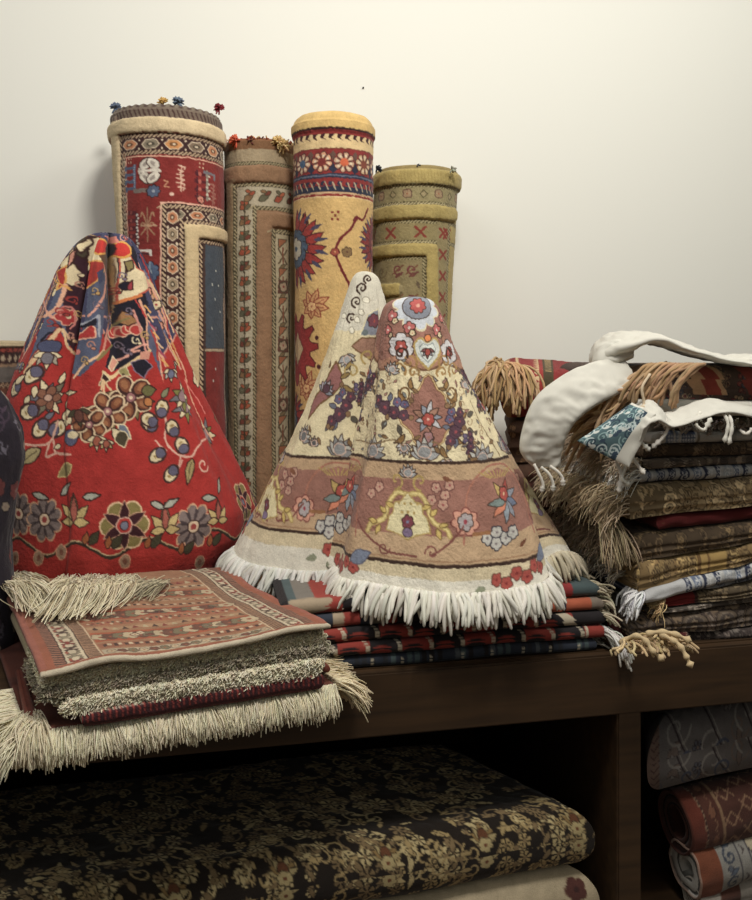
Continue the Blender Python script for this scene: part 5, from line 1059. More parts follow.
def front_pile():
    G = 'folded rugs in the pile on the front edge'
    base = lambda: (*(sum(FQ) / 4), TOPZ)
    # z levels at FL, FR, BR, BL
    def lev(a, b): return (a, b, b, a)
    # lowest: rust rug with long fringe
    B = Board(-60, -60, 460, 500, 1.2, (98, 52, 40))
    for k in range(60): B.line([(-60, -60 + k * 9), (460, -58 + k * 9)], 2.2, vary((84, 42, 34), 14))
    r = thing('folded_rug', 'rust folded rug with the longest shaggy cream fringe, lowest in the front pile', 'rug', base(), G)
    Q6 = shifted(.022, -.004, .020, .01); slab('pile', Q6, TOPZ + .001, TOPZ + .011, B, FLAT, r, nx=80, ny=50, uvw=(400, 420))
    P, R, C = [], [], []
    f3 = np.array([*fn, 0]); x3 = np.array([*fx, 0])
    def strand(p2, z, d, L, drop, c=None, rad=.00095):
        P.append(hang((*p2, z), d, L, drop, 9, jit=.13)); R.append(np.linspace(rad * 1.2, rad * .8, 9)); C.append(vary(c or (212, 202, 172), 16))
    for k in range(3600):                                            # front
        s = RNG.uniform(0, 1); lock = .25 * sin(s * 57) + .2 * sin(s * 23 + 1); strand(bil(Q6, s, .004), TOPZ + RNG.uniform(.000, .011), f3 * RNG.uniform(.35, .8) + x3 * (lock + RNG.normal() * .12) + np.array([0, 0, RNG.uniform(-.5, -.1)]), RNG.uniform(.022, .035), RNG.uniform(.45, .8))
    for k in range(1100):                                             # left corner, spread over the counter edge
        v = RNG.uniform(0, .30); strand(bil(Q6, .0, v), TOPZ + RNG.uniform(.002, .014), -x3 * RNG.uniform(.6, 1) + f3 * RNG.uniform(.2, .9) + np.array([0, 0, RNG.uniform(-.25, .1) if v < .1 else .12]), RNG.uniform(.04, .066), RNG.uniform(.3, .7) if v < .1 else .05)
    for k in range(1300):                                             # right corner
        v = RNG.uniform(0, .34) ** 1.0; strand(bil(Q6, 1.0, v), TOPZ + RNG.uniform(.003, .016), x3 * RNG.uniform(.6, 1) + f3 * RNG.uniform(-.1, .8) + np.array([0, 0, RNG.uniform(-.1, .2)]), RNG.uniform(.04, .068), RNG.uniform(.3, .65) if v < .2 else .12, (206, 190, 154))
    for k in range(700):                                             # bundle spilling off the front left corner
        a = bil(FQ, -.05 + RNG.uniform(-.02, .05), .05 + RNG.normal() * .015); strand(a, TOPZ + .018 + RNG.uniform(-.008, .008), f3 * RNG.uniform(.5, 1) - x3 * RNG.normal(.25, .35) + np.array([0, 0, RNG.uniform(-.3, .05)]), RNG.uniform(.032, .052), RNG.uniform(.45, .75), (206, 194, 164))
    tubes('fringe', P, R, C, YARN, r, sides=4, stuff=True)
    # rust kilim ends that show beside the pile
    B2 = Board(-60, -60, 460, 500, 1.0, (112, 54, 38))
    for k in range(50): B2.line([(-60 + k * 5, -60), (-60 + k * 5, 500)], 1.6, vary((84, 40, 32), 22))
    # maroon rug with barber-pole edge
    B = Board(-60, -60, 460, 520, 1.6, (66, 28, 32))
    for k in range(120):
        x = -50 + k * 4.2; B.line([(x, 380), (x + 4, 390)], 1.8, (150, 60, 52) if k % 2 else (60, 40, 44)); B.line([(x, 396), (x - 4, 408)], 2, (104, 44, 44)); B.line([(x + 1, 410), (x - 3, 424)], 1.8, (110, 50, 48) if k % 2 else (50, 26, 30))
        B.poly([(x * 2, 384), (x * 2 + 4, 374), (x * 2 + 8, 384)], (176, 160, 140))
    r = thing('folded_rug', 'dark maroon folded rug with a corded edge, between cream fringes in the front pile', 'rug', base(), G)
    slab('pile', shifted(-.045, .012, -.004, -.02), lev(TOPZ + .0115, TOPZ + .0115), lev(TOPZ + .033, TOPZ + .036), B, PILE, r, nx=160, ny=60, uvw=(380, 385), round_=.35, edge=.002, noise=.0012)
    def fringed(label, l, f, rr, zb, zt, L, n, col, rad, tone=(176, 160, 126), thickc=.7):
        B = Board(-60, -60, 460, 500, 1, tone)
        for k in range(260): B.line([(RNG.uniform(-60, 460), RNG.uniform(-60, 500))] * 2 if False else [(x0 := RNG.uniform(-60, 460), y0 := RNG.uniform(-60, 500)), (x0 + 3, y0 + 8)], 2, vary(tone, 24))
        r = thing('folded_rug', label, 'rug', base(), G); Q = shifted(l, f, rr, -.01)
        slab('pile', Q, lev(*zb), lev(*zt), B, PILE, r, nx=110, ny=40, uvw=(380, 385), round_=.45)
        P, R, C = [], [], []
        for k in range(n):
            s = RNG.uniform(-.005, 1.005); u = RNG.uniform(.05, 1.0) ** .8
            z = (zb[0] + (zt[0] - zb[0]) * u) * (1 - s) + (zb[1] + (zt[1] - zb[1]) * u) * s; p = bil(Q, s, .012)
            P.append(curly((*p, z), f3 * RNG.uniform(.5, 1) + x3 * RNG.normal() * .5 + np.array([0, 0, RNG.normal() * .35]), L * RNG.uniform(.6, 1.15), 7, .0022, RNG.uniform(.3, .7))); R.append(rad * RNG.uniform(.8, 1.2)); C.append(vary(col, 20))
        for k in range(int(n * .16)):                                 # some at the left and right ends
            v = RNG.uniform(0, .28); s = float(RNG.uniform() < .6); z = (zb[int(s)] + zt[int(s)]) / 2 + RNG.normal() * .003; p = bil(Q, s, v)
            P.append(curly((*p, z), x3 * (1 if s else -1) + f3 * RNG.uniform(0, .6), L * RNG.uniform(.6, 1), 7, .003, .4)); R.append(rad); C.append(vary(col, 20))
        tubes('fringe', P, R, C, YARN, r, sides=4, stuff=True)
        return r
    z = lambda a: TOPZ + a
    fringed('folded rug edged with a thick smooth cream fringe, just above the maroon one', -.028, .006, -.012, (z(.033), z(.036)), (z(.050), z(.056)), .0105, 3000, (212, 202, 174), .0009)
    fringed('folded rug with a greyish curled fringe, third from the top of the front pile', .0, -.002, .006, (z(.050), z(.056)), (z(.066), z(.074)), .009, 2200, (150, 140, 118), .0010)
    fringed('folded rug with a tightly looped cream fringe, second from the top of the front pile', -.004, -.006, -.004, (z(.066), z(.074)), (z(.084), z(.095)), .0085, 2200, (208, 198, 166), .0011)
    # top rug
    TER, RST, DKB, CRW = (150, 96, 70), (142, 72, 48), (62, 40, 36), (190, 170, 138)
    B = Board(-30, -30, 430, 460, 2.2, (150, 104, 72))
    for k in range(500):
        x, y = RNG.uniform(60, 330), RNG.uniform(-20, 430); B.line([(x, y), (x + RNG.uniform(6, 30), y + RNG.normal())], 1.4, vary([(150, 100, 68), (146, 84, 56), (160, 112, 78)][k % 3], 10))
    def vband(x0, x1, c): B.rect(x0, -30, x1, 460, c)
    for m in (0, 1):
        f = (lambda x: x) if m == 0 else (lambda x: 390 - x)
        def vb(a, b, c): vband(min(f(a), f(b)), max(f(a), f(b)), c)
        vb(-30, 10, (146, 76, 60)); vb(10, 20, RST); vb(20, 33, (148, 96, 74))
        for k in range(90): y = -28 + k * 5.4; B.line([(f(21), y), (f(32), y + 4)], 2.4, DKB)
        vb(33, 35, DKB); vb(35, 60, (196, 180, 150)); vb(60, 62, DKB)
        for k in range(26):
            y = -20 + k * 19; c = [(120, 40, 36), (60, 40, 36), (128, 120, 96)][k % 3]
            for sx in (-1, 1):
                for sy in (-1, 1): B.poly([(f(47), y + 9), (f(47 + sx * 9), y + 9 + sy * 3), (f(47 + sx * 6), y + 9 + sy * 8)], c, DKB, .8)
            B.rect(min(f(45), f(49)), y + 4, max(f(45), f(49)), y + 14, c); B.diamond(f(40), y, 3, 4, (140, 60, 44)); B.diamond(f(54), y, 3, 4, (110, 100, 80))
        vb(62, 78, (158, 118, 86))
        for k in range(90): y = -28 + k * 5.4; B.line([(f(64), y), (f(77), y + 5)], 2.2, DKB)
        vb(78, 80, (196, 170, 136))
    def hrow(y, h, c, kind=0):
        B.rect(82, y, 308, y + h, c)
        for k in range(int(226 / 14)):
            x = 88 + k * 14
            if kind == 0: B.rect(x, y + h * .25, x + 5, y + h * .75, DKB); B.rect(x + 6, y + h * .2, x + 11, y + h * .6, CRW)
            if kind == 1:
                for j in range(3): B.ell(x + 2 + j * 3.4, y + h * (.35 + .3 * (j % 2)), 2.2, h * .16, [CRW, (70, 66, 52), (120, 44, 38)][(k + j) % 3])
            if kind == 2: B.poly([(x, y + h), (x + 5, y), (x + 10, y + h)], [DKB, (120, 44, 38), (176, 156, 120)][k % 3])
            if kind == 3: B.flower(x + 5, y + h / 2, h * .36, 5, [(180, 160, 126), (96, 56, 44), (110, 100, 74)][k % 3], DKB, RST)
    for y, h, c, kd in ((60, 14, (150, 112, 80), 1), (92, 16, (146, 84, 58), 2), (118, 13, (162, 124, 90), 0), (140, 30, (150, 74, 48), 3), (176, 10, (162, 124, 92), 1), (196, 12, (150, 100, 70), 0), (216, 36, (156, 70, 42), 3), (256, 20, (152, 90, 62), 1), (284, 10, (168, 128, 92), 2), (302, 38, (158, 74, 44), 3), (346, 14, (140, 84, 60), 0), (366, 18, (176, 160, 132), 3), (386, 8, RST, 1)): hrow(y, h, c, kd)
    for (x, y, c) in ((190, 230, CRW), (200, 238, DKB), (212, 228, CRW), (140, 320, CRW), (150, 312, CRW), (160, 322, (96, 56, 44)), (240, 318, (110, 100, 80)), (260, 322, (110, 100, 80)), (130, 240, (70, 60, 50)), (280, 236, (70, 60, 50)), (230, 160, CRW), (120, 160, DKB)): B.flower(x, y, 6, 4, c, DKB, RST)
    B.rect(-30, 392, 430, 460, (196, 184, 158)); B.rect(-30, 388, 430, 393, RST)
    B.img[:] = B.img * .78 + np.array([112, 96, 78], np.float32) * .22
    r = thing('folded_rug', 'orange patterned rug with striped side borders lying flat on top of the front pile', 'rug', base(), G)
    bump = lambda x, y: .005 * vnoise(x * 7 + 3, y * 7, 8) + .003 * vnoise(x * 16, y * 16, 9)
    slab('pile', shifted(.006, .010, .006, -.01), lev(z(.086), z(.097)), lev(z(.094), z(.105)), B, PILE, r, nx=420, ny=300, uvw=(390, 398), round_=.5, wave=bump, noise=.001)
    # rust striped end hanging out at the left of the pile and a rust selvedge at the right
    for (lab, quad, zz) in (('rust striped end of a flat-woven rug poking out left of the front pile', [bil(FQ, -.055, .05), bil(FQ, -.015, .03), bil(FQ, .0, .40), bil(FQ, -.03, .40)], (.012, .026)),
                            ('rust striped rug corner poking out under the right side of the front pile', [bil(FQ, .97, .10), bil(FQ, 1.075, .10), bil(FQ, 1.055, .5), bil(FQ, .97, .5)], (.014, .03))):
        o = slab('folded_rug', quad, z(zz[0]), z(zz[1]), B2, FLAT, None, nx=40, ny=40, uvw=(60, 200)); tag(o, lab, 'rug', G)
front_pile()

# ================================================================ flat-woven rugs stacked under the cream rug
def kilims():
    G = 'flat-woven rugs stacked under the cream draped rug'
    RD, BK, NV, TE, WH, OR, GY, BE = (136, 48, 38), (36, 32, 34), (42, 50, 66), (66, 84, 86), (178, 166, 142), (166, 82, 52), (110, 104, 96), (150, 132, 108)
    f = 1.345; D = .40
    specs = [  # label, x0px, x1px, zb, zt, scheme, front shift
        ('navy and teal checked flat-woven rug, lowest under the cream draped rug', 336, 597, .000, .022, 0, .004),
        ('black and red zigzag flat-woven rug with a white tassel end, second from the counter', 330, 607, .022, .044, 1, .0),
        ('red and black flat-woven rug with white steps, third from the counter', 322, 606, .044, .066, 2, .004),
        ('orange and grey banded flat-woven rug, second from the top of its stack', 300, 604, .066, .088, 3, .012),
        ('beige, red and teal flat-woven rug lying right beneath the cream fringe', 280, 600, .088, .112, 4, .02)]
    for lab, a, b, zb, zt, sch, sh in specs:
        q = [XY(a, f + sh), XY(b, f + sh), None, None]; q[2] = q[1] + np.array([0, D]); q[3] = q[0] + np.array([0, D]); Lx = (q[1][0] - q[0][0]) * 1000
        B = Board(-60, -60, Lx + 60, 500, 1.6, BK); H = (zt - zb) * 1000
        y0, y1 = 385, 400 + H + 8
        if sch == 0:
            B.rect(-60, -60, Lx + 60, 500, NV)
            for k in range(60):
                x = -50 + k * 13 + RNG.uniform(-3, 3); B.rect(x, -60, x + 8, 500, [NV, TE, (44, 46, 52), BK, (80, 86, 90)][RNG.integers(5)])
                if k % 4 == 0: B.rect(x, y0 + 18, x + 5, y0 + 30, WH)
            B.rect(-60, 408, Lx + 60, 411, (60, 66, 74))
        elif sch in (1, 2):
            n = 9
            for k in range(-2, n + 2):
                w_ = Lx / n; x = k * w_ + (0 if sch == 1 else w_ * .5); c = RD if (k + sch) % 2 else BK
                B.poly([(x, y0 - 400), (x + w_, y0 - 400), (x + w_ * 1.25, 412), (x + w_, y1), (x, y1), (x + w_ * .25, 412)], c)
                for j in range(5):                                    # white stepped outline
                    B.rect(x + w_ * .25 * (j / 5) - 2.5, y0 + j * 5.4, x + w_ * .25 * (j / 5) + 4.5, y0 + 4.5 + j * 5.4, WH if j in (1, 2, 3) or k % 3 == 0 else GY)
                B.ell(x + w_ * .6, 408, w_ * .32, 6, BK if c == RD else RD)
            if sch == 1: B.rect(Lx - 34, -60, Lx + 60, 500, RD); B.rect(Lx - 38, -60, Lx - 34, 500, WH)
            else: B.rect(Lx - 60, -60, Lx + 60, 500, BK); B.poly([(Lx - 90, 385), (Lx - 75, 385), (Lx - 30, 430), (Lx - 60, 430)], WH)
        elif sch == 3:
            for k in range(14): x = -60 + k * 44; B.rect(x, -60, x + 26, 500, [BK, OR, NV, RD, GY][k % 5]); B.rect(x + 26, -60, x + 44, 500, [RD, BK, BE, NV][k % 4])
            B.rect(Lx - 70, -60, Lx - 22, 500, OR); B.rect(Lx - 22, -60, Lx + 60, 500, (120, 108, 96))
        else:
            for k in range(14): x = -60 + k * 44; B.rect(x, -60, x + 30, 500, [BE, BK, GY, RD, NV][k % 5]); B.rect(x + 30, -60, x + 44, 500, [BK, TE, RD][k % 3])
            B.ell(50, 395, 36, 14, BE); B.rect(Lx - 96, -60, Lx - 50, 500, (140, 44, 44)); B.rect(Lx - 50, -60, Lx + 60, 500, TE)
        r = thing('folded_rug', lab, 'flat-woven rug', (*((q[0] + q[2]) / 2), TOPZ), G)
        slab('weave', q, TOPZ + zb + .0012, TOPZ + zt - .0008, B, FLAT, r, nx=260, ny=50, uvw=(Lx, 400), round_=.48, wave=lambda x, y: .0025 * vnoise(x * 12, y * 8, 4), noise=.0006)
        P, R, C = [], [], []
        col = [(150, 146, 132), (206, 204, 196), (176, 166, 140), (170, 160, 136), (196, 184, 156)][sch]
        for k in range([40, 70, 90, 80, 90][sch]):
            v = RNG.uniform(0, .5) if sch != 1 else RNG.uniform(0, .10); zz = TOPZ + (zb + zt) / 2 + RNG.uniform(-.005, .008)
            p = bil(q, 1.0, v); p = p - np.array([.004, 0])
            if sch == 1: d, L, dr = (RNG.uniform(.5, 1.0), -.9 + RNG.normal() * .3, -.1), RNG.uniform(.05, .065), RNG.uniform(.55, .8)
            else: d, L, dr = (1, RNG.normal() * .5 - .2, .25), RNG.uniform(.02, .042), RNG.uniform(.3, .7)
            P.append(hang((*p, zz), d, L, dr, 8, jit=.2)); R.append(.0017 if sch != 1 else .0018); C.append(vary(col, 16))
        if sch == 1: p0 = bil(q, 1.0, .05)
        tubes('fringe', P, R, C, YARN, r, stuff=True)
kilims()
# dark folded rug in the shade between the pile and the cream rug, carrying the red draped rug
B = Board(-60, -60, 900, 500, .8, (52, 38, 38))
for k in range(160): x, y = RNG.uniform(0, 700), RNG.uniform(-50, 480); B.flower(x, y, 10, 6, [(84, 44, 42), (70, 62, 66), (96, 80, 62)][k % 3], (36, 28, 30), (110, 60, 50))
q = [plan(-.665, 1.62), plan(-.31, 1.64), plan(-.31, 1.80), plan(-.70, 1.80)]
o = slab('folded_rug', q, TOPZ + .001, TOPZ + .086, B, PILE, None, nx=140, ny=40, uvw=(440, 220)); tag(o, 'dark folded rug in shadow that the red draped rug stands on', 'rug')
# ================================================================ the tall stack of folded cloths on the right
SY = 1.350                                                        # its front plane
def zf(px, py, dy=0.0): return CAMZ - (py - YH) * depth_at_Y(px, SY + dy) / F
SX = XY(642, SY)[0]
def paisley(base, cols, out, W_=460, dens=1.0, seed=0, s=1.0):
    B = Board(-60, -60, W_ + 60, 520, 1.5, base); rg = np.random.default_rng(seed)
    for k in range(int(420 * dens)):
        x, y = rg.uniform(-50, W_ + 50), (rg.uniform(340, 450) if k % 4 else rg.uniform(-40, 340)); r = rg.uniform(5, 10) * s; c = np.clip(np.array(cols[rg.integers(len(cols))]) * rg.uniform(.95, 1.3), 0, 255)
        if k % 3 == 0: B.ell(x, y, r, r * .8, c, rg.uniform(0, 3), out, 1.2); B.ell(x, y, r * .55, r * .45, cols[rg.integers(len(cols))], 0, out, .9); B.ell(x, y, r * .2, r * .2, out)
        elif k % 3 == 1: B.scroll(x, y, r * 1.1, rg.uniform(0, 6), 2.0 * s, c, 1.2, 1 if k % 2 else -1); B.leaf(x, y, rg.uniform(0, 6), r * 1.6, r * .6, c, out, .8)
        else: B.flower(x, y, r * .8, 6, c, out, cols[0])
    return B
def stripes_blue(W_=460):
    B = Board(-60, -60, W_ + 60, 520, 1.5, (170, 170, 168))
    rg = np.random.default_rng(5)
    for k in range(26):
        x = -50 + k * 21; c = [(52, 66, 104), (86, 104, 138), (150, 156, 164), (44, 54, 86)][rg.integers(4)]
        B.rect(x, -60, x + rg.uniform(6, 16), 520, c); B.scroll(x + 8, 405, 7, rg.uniform(0, 6), 1.8, (196, 196, 194)); B.scroll(x + 12, 395, 7, rg.uniform(0, 6), 1.6, (196, 196, 194))
    return B
def cloth(label, l645, r752, board, dx=0.0, dy=0.0, depth=.40, width=.44, mat=FLAT, cat='cloth', name='folded_cloth', round_=.5, layers=2, left_drop=0.0, xr=None, nx=240):
    """one folded cloth: (top, bottom) photograph heights on its front at columns 645 and 752"""
    x0 = SX + dx; q = [np.array([x0, SY + dy]), np.array([x0 + width, SY + dy]), np.array([x0 + width, SY + depth]), np.array([x0, SY + depth])]
    X1 = XY(752, SY)[0]
    def at(a, b): 
        za, zb = zf(645, a), zf(752, b); sl = (zb - za) / (X1 - SX)
        return za + sl * dx, za + sl * (min(dx + width, .23))
    tl, tr = at(l645[0], r752[0]); bl, br = at(l645[1], r752[1])
    r = thing(name, label, cat, (*((q[0] + q[2]) / 2), max(TOPZ, (bl + br) / 2)), 'folded textiles in the right-hand stack')
    slab('weave', q, (bl, br, br, bl), (tl, tr, tr, tl), board, mat, r, nx=nx, ny=50, uvw=(width * 1000, 400), round_=round_, layers=layers, groove=.0025 if layers > 1 else 0, wave=lambda x, y: .0030 * vnoise(x * 11, y * 9, 77), noise=.0008, edge=.0065, seed=int(l645[0] * 7) % 89)
    return r, q, (tl + bl) / 2, (tl - bl)
def side_fringe(r, q, z, h, n, L, col, rad=.0011, v0=0.0, v1=1.0, dirx=-1.0, fwd=-.25, drop=.5, up=.15, mat=YARN, amp=16, curl=False):
    P, R, C = [], [], []; rad = min(rad, .0013) if rad < .0019 else rad; rad = rad * (.7 if rad < .0015 else 1); n = int(n * 2.6); L = L * .62
    for k in range(n):
        v = RNG.uniform(v0, v1); lock = sin(v * 61) * .3; p = bil(q, .004, v); d = (dirx * RNG.uniform(.6, 1), fwd + lock + RNG.normal() * .16, up + RNG.normal() * .12)
        a = (*p, z + RNG.uniform(-.4, .4) * h)
        P.append(curly(a, d, L * RNG.uniform(.55, 1.15), 8, .003, RNG.uniform(.4, 1.2) * drop) if curl else hang(a, d, L * RNG.uniform(.55, 1.15), RNG.uniform(.5, 1.3) * drop, 8, jit=.22)); R.append(np.linspace(rad * 1.1, rad * .8, 8)); C.append(vary(np.array(col) * 1.25, amp))
    return tubes('fringe', P, R, C, mat, r, sides=4, stuff=True)
BRN1, BRN2, TANc, DKc, GLD, GRY = (92, 74, 56), (120, 98, 72), (150, 128, 96), (50, 40, 36), (140, 116, 76), (128, 120, 112)
# from the counter upwards
B = paisley((60, 52, 48), [(120, 108, 98), (92, 84, 78), (70, 60, 56)], (34, 28, 28), seed=1)
R_ = cloth('dark brown and grey printed cloth lying on the counter, lowest of the right-hand stack', (638, 652), (628, 645), B, dx=.0, dy=.006)
B = paisley((70, 58, 50), [(104, 92, 82), (88, 74, 62), (120, 100, 78)], (36, 30, 28), seed=2, s=1.7)
for k in range(7):
    x = -10 + k * 66; B.ell(x, 412, 24, 18, (96, 82, 68), 0, (40, 32, 30), 2); B.ell(x, 412, 17, 12, (74, 64, 58), 0, (130, 116, 98), 1); B.flower(x, 412, 8, 6, (120, 104, 84), (40, 32, 30), (80, 40, 36))
R_ = cloth('dark brown cloth with large round medallions, low in the right-hand stack', (618, 637), (602, 627), B, dx=-.02, dy=.004)
side_fringe(*R_, 60, .05, (110, 98, 86), v0=.2)
B = paisley((84, 76, 68), [(130, 120, 108), (110, 100, 88)], (44, 38, 36), seed=3)
R_ = cloth('grey speckled cloth squeezed thin just above the medallion cloth', (613.5, 617), (592.5, 601), B, dx=.02, dy=.006, layers=1)
B = paisley((84, 72, 54), [(120, 104, 78), (100, 86, 62)], (44, 36, 30), seed=4); B.rect(-60, -60, 62, 520, (118, 32, 30)); B.rect(62, -60, 68, 520, (60, 40, 34))
R_ = cloth('olive brown cloth with one dark red end and a bunched tan fringe, right-hand stack', (605.5, 612.5), (573, 591), B, dx=.045, dy=.002, width=.4)
side_fringe(*R_, 90, .055, (176, 150, 108), .0018, 0, .25, -.8, -.5, .9, .1, curl=True)
B = paisley((120, 118, 116), [(150, 148, 146), (96, 96, 100), (70, 70, 76)], (52, 50, 54), seed=6)
cloth('pale grey printed cloth wedged in only at the right of the stack', (603.5, 605), (561, 572), B, dx=.05, dy=.006, layers=1, width=.39)
B = stripes_blue(); 
for k in range(5): B.rect(-60 + k * 3, 380, 80, 520, (176, 176, 176)) if k == 0 else None
R_ = cloth('white cloth with blue stripes and a twisted white fringe, lower half of the right-hand stack', (590, 603), (546, 560), B, dx=.0, dy=-.004, layers=1)
side_fringe(*R_, 60, .06, (176, 176, 180), .002, 0, .12, -1, -.5, .75, .0); 
B = paisley((128, 104, 66), [GLD, (110, 88, 56), (160, 134, 84)], (60, 46, 34), seed=7); B.rect(120, -60, 175, 520, (164, 134, 76)); B.rect(122, -60, 128, 520, (110, 84, 50)); B.rect(140, -60, 144, 520, (120, 92, 54))
R_ = cloth('golden brown cloth with a plain yellow band, rising to the right in the stack', (562, 589), (533, 545), B, dx=-.01, dy=.0)
side_fringe(*R_, 160, .06, (140, 130, 116), .0016, .1, 1, -1, -.2, .5)
B = paisley((78, 64, 48), [(104, 86, 62), (90, 74, 54), (116, 96, 66)], (42, 34, 28), seed=8)
R_ = cloth('dull brown printed cloth below the dark red one', (534, 561), (518, 532), B, dx=-.015, dy=.006)
side_fringe(*R_, 200, .08, (104, 90, 72), .0016, .0, 1, -1, -.2, .6)
B = Board(-60, -60, 520, 520, 1.5, (96, 30, 30))
for k in range(150): B.ell(RNG.uniform(-50, 510), RNG.uniform(300, 450), 2.5, 2, [(70, 40, 36), (110, 60, 46), (84, 24, 26)][k % 3], 0)
R_ = cloth('plain dark red cloth in the middle of the right-hand stack', (517, 533), (501, 517), B, dx=.03, dy=.008, layers=1, width=.41)
B = paisley((116, 98, 70), [(150, 128, 92), (132, 110, 74), (166, 144, 106)], (62, 50, 38), seed=9, s=1.3, dens=1.3)
R_ = cloth('thick golden paisley cloth in the middle of the right-hand stack', (484, 516), (475, 500), B, dx=-.028, dy=-.006, depth=.41, width=.46)
side_fringe(*R_, 260, .10, (140, 124, 98), .0017, .0, 1, -1, -.2, .6)
qg = R_[1]; P, R, C = [], [], []
for k in range(190):                                               # tan tuft hanging over the corner below the golden cloth
    p = np.array([SX - .045 + RNG.normal() * .008, SY + .05 + RNG.normal() * .012, zf(625, 522) + RNG.normal() * .004]); P.append(hang(p, (RNG.normal() * .25 + .1, -.7, -.2), .075 * RNG.uniform(.6, 1.1), .75, 8, jit=.15)); R.append(.001); C.append(vary((160, 142, 110), 18))
tubes('corner_tassel', P, R, C, YARN, R_[0], stuff=True)
R_ = cloth('blue and white patterned cloth with a pale end, upper half of the right-hand stack', (470, 483), (462, 474), stripes_blue(), dx=.0, dy=.004, layers=1)
side_fringe(*R_, 200, .085, (176, 172, 162), .0018, 0, .8, -1, -.3, .6)
B = paisley((96, 84, 72), [(140, 126, 108), (116, 102, 86), (70, 62, 56)], (48, 42, 38), seed=10)
R_ = cloth('thin grey-brown wavy cloth above the blue and white one', (459.5, 469), (454, 461.5), B, dx=.01, dy=.0, layers=1)
side_fringe(*R_, 320, .11, (136, 122, 102), .0016, .05, 1, -1, -.1, .6, curl=True)
B = paisley((74, 60, 46), [(104, 86, 64), (92, 74, 54)], (40, 32, 28), seed=11)
R_ = cloth('brown printed cloth folded in two, under the small blue-ended cloth', (445, 458.5), (441, 453.5), B, dx=.006, dy=.004, layers=1)
side_fringe(*R_, 160, .10, (116, 102, 84), .0016, .1, 1, -1, -.1, .5)
B = Board(-60, -60, 520, 520, 1.5, (176, 174, 168)); 
for x, w_, c in ((34, 14, (90, 112, 150)), (52, 5, (110, 130, 160)), (62, 26, (66, 88, 132)), (92, 5, (120, 110, 100)), (140, 30, (150, 148, 142)), (200, 80, (140, 138, 132))): B.rect(x, -60, x + w_, 520, c)
for k in range(20): B.ell(40 + k * 2.6, 405 + 5 * (k % 2), 2, 2.4, (190, 196, 204))
R_ = cloth('white cloth with a bright blue band at its fold, below the fringed white cloths', (431.5, 444), (429, 440), B, dx=.012, dy=.0, layers=1)
B = Board(-60, -60, 520, 520, 1.0, (150, 142, 130))
R_ = cloth('crumpled grey-white cloth with knotted tassels hanging at the front', (417.5, 431), (416, 428.5), B, dx=.02, dy=.012, layers=2)
P, R, C = [], [], []
for k in range(90):
    x = RNG.uniform(.03, .42); p = np.array([SX + x, SY + .010, zf(680, 424) + RNG.uniform(-.004, .01)]); P.append(curly(p, (RNG.normal() * .7, -.6, .1), RNG.uniform(.02, .045), 8, .004, .5)); R.append(.0022); C.append(vary((150, 142, 132), 24))
tubes('fringe', P, R, C, COTTON, R_[0], stuff=True)
# ---- white cloth with a teal printed corner
WHT = (192, 189, 178)
B = Board(-60, -60, 520, 520, 1.0, WHT)
r, q, zz, hh = cloth('white cloth with a teal printed corner flap and long white tassels', (399, 416.5), (405, 415.5), B, dx=-.0, dy=-.006, mat=COTTON, layers=1)
B = Board(0, 0, 1, 1, 260, (58, 100, 108))
for k in range(46):
    x, y = RNG.uniform(0, .8), RNG.uniform(0, 1); B.scroll(x, y, .10, RNG.uniform(0, 6), .024, [(176, 190, 190), (34, 62, 84), (120, 160, 160)][k % 3], 1.3, 1 if k % 2 else -1); B.ell(x + .05, y + .05, .035, .05, [(40, 70, 96), (186, 190, 184)][k % 2], 1)
B.rect(.74, 0, 1, 1, WHT); B.rect(0, 0, 1, .05, WHT)
def pt(px, py, Z): return W(px, py, Z)
patch('teal_corner', [pt(632, 402, 1.425), pt(656, 414, 1.40), pt(629, 468, 1.40), pt(577, 441, 1.43)], .012, .006, B, COTTON, r, n=150, label='teal and white printed corner')
Bw = lambda L, A: np.array(WHT, float) + 0 * L[..., None]
sweep('folded_edge', [pt(636, 432, 1.42), pt(643, 416, 1.415), pt(655, 411, 1.42), pt(668, 420, 1.43), pt(690, 414, 1.435), pt(715, 406, 1.445), pt(752, 412, 1.47), pt(790, 414, 1.50)], [np.array([.2, .8, .5])] * 3 + [np.array([.1, .9, .3])] * 5, [.05, .06, .06, .06, .06, .05, .05], [.006, .009, .011, .008, .008, .010, .010], COTTON, r, Bw, k=14)
def tassels(parent, pts, rad=.0032, name='tassel', col=(206, 202, 190)):
    for pa in pts:
        path = smooth_path([pt(*p) for p in pa], 5); n = len(path); t = np.linspace(0, 1, n)
        rr = rad * (1 + .22 * np.sin(t * 46)) * np.interp(t, [0, .8, .86, .9, 1], [.9, .9, 1.7, 1.1, 1.4])
        tubes(name, [path], [rr], [vary(col, 6)], COTTON, parent, sides=8)
tassels(r, [[(660, 412, 1.42), (668, 424, 1.41), (664, 436, 1.41), (654, 446, 1.412)], [(640, 420, 1.42), (632, 432, 1.415), (641, 442, 1.41), (648, 449, 1.41)], [(620, 447, 1.45), (616, 460, 1.44), (621, 474, 1.435), (619, 490, 1.43)], [(626, 452, 1.45), (634, 460, 1.43), (640, 468, 1.425), (643, 472, 1.42)], [(627, 462, 1.45), (622, 478, 1.43), (628, 484, 1.43)],
    [(700, 412, 1.42), (696, 424, 1.41), (704, 430, 1.41), (710, 420, 1.412)], [(722, 410, 1.43), (728, 424, 1.42), (725, 440, 1.42)], [(728, 412, 1.43), (732, 426, 1.42), (729, 442, 1.42)], [(740, 430, 1.45), (746, 434, 1.44), (752, 430, 1.44)]])
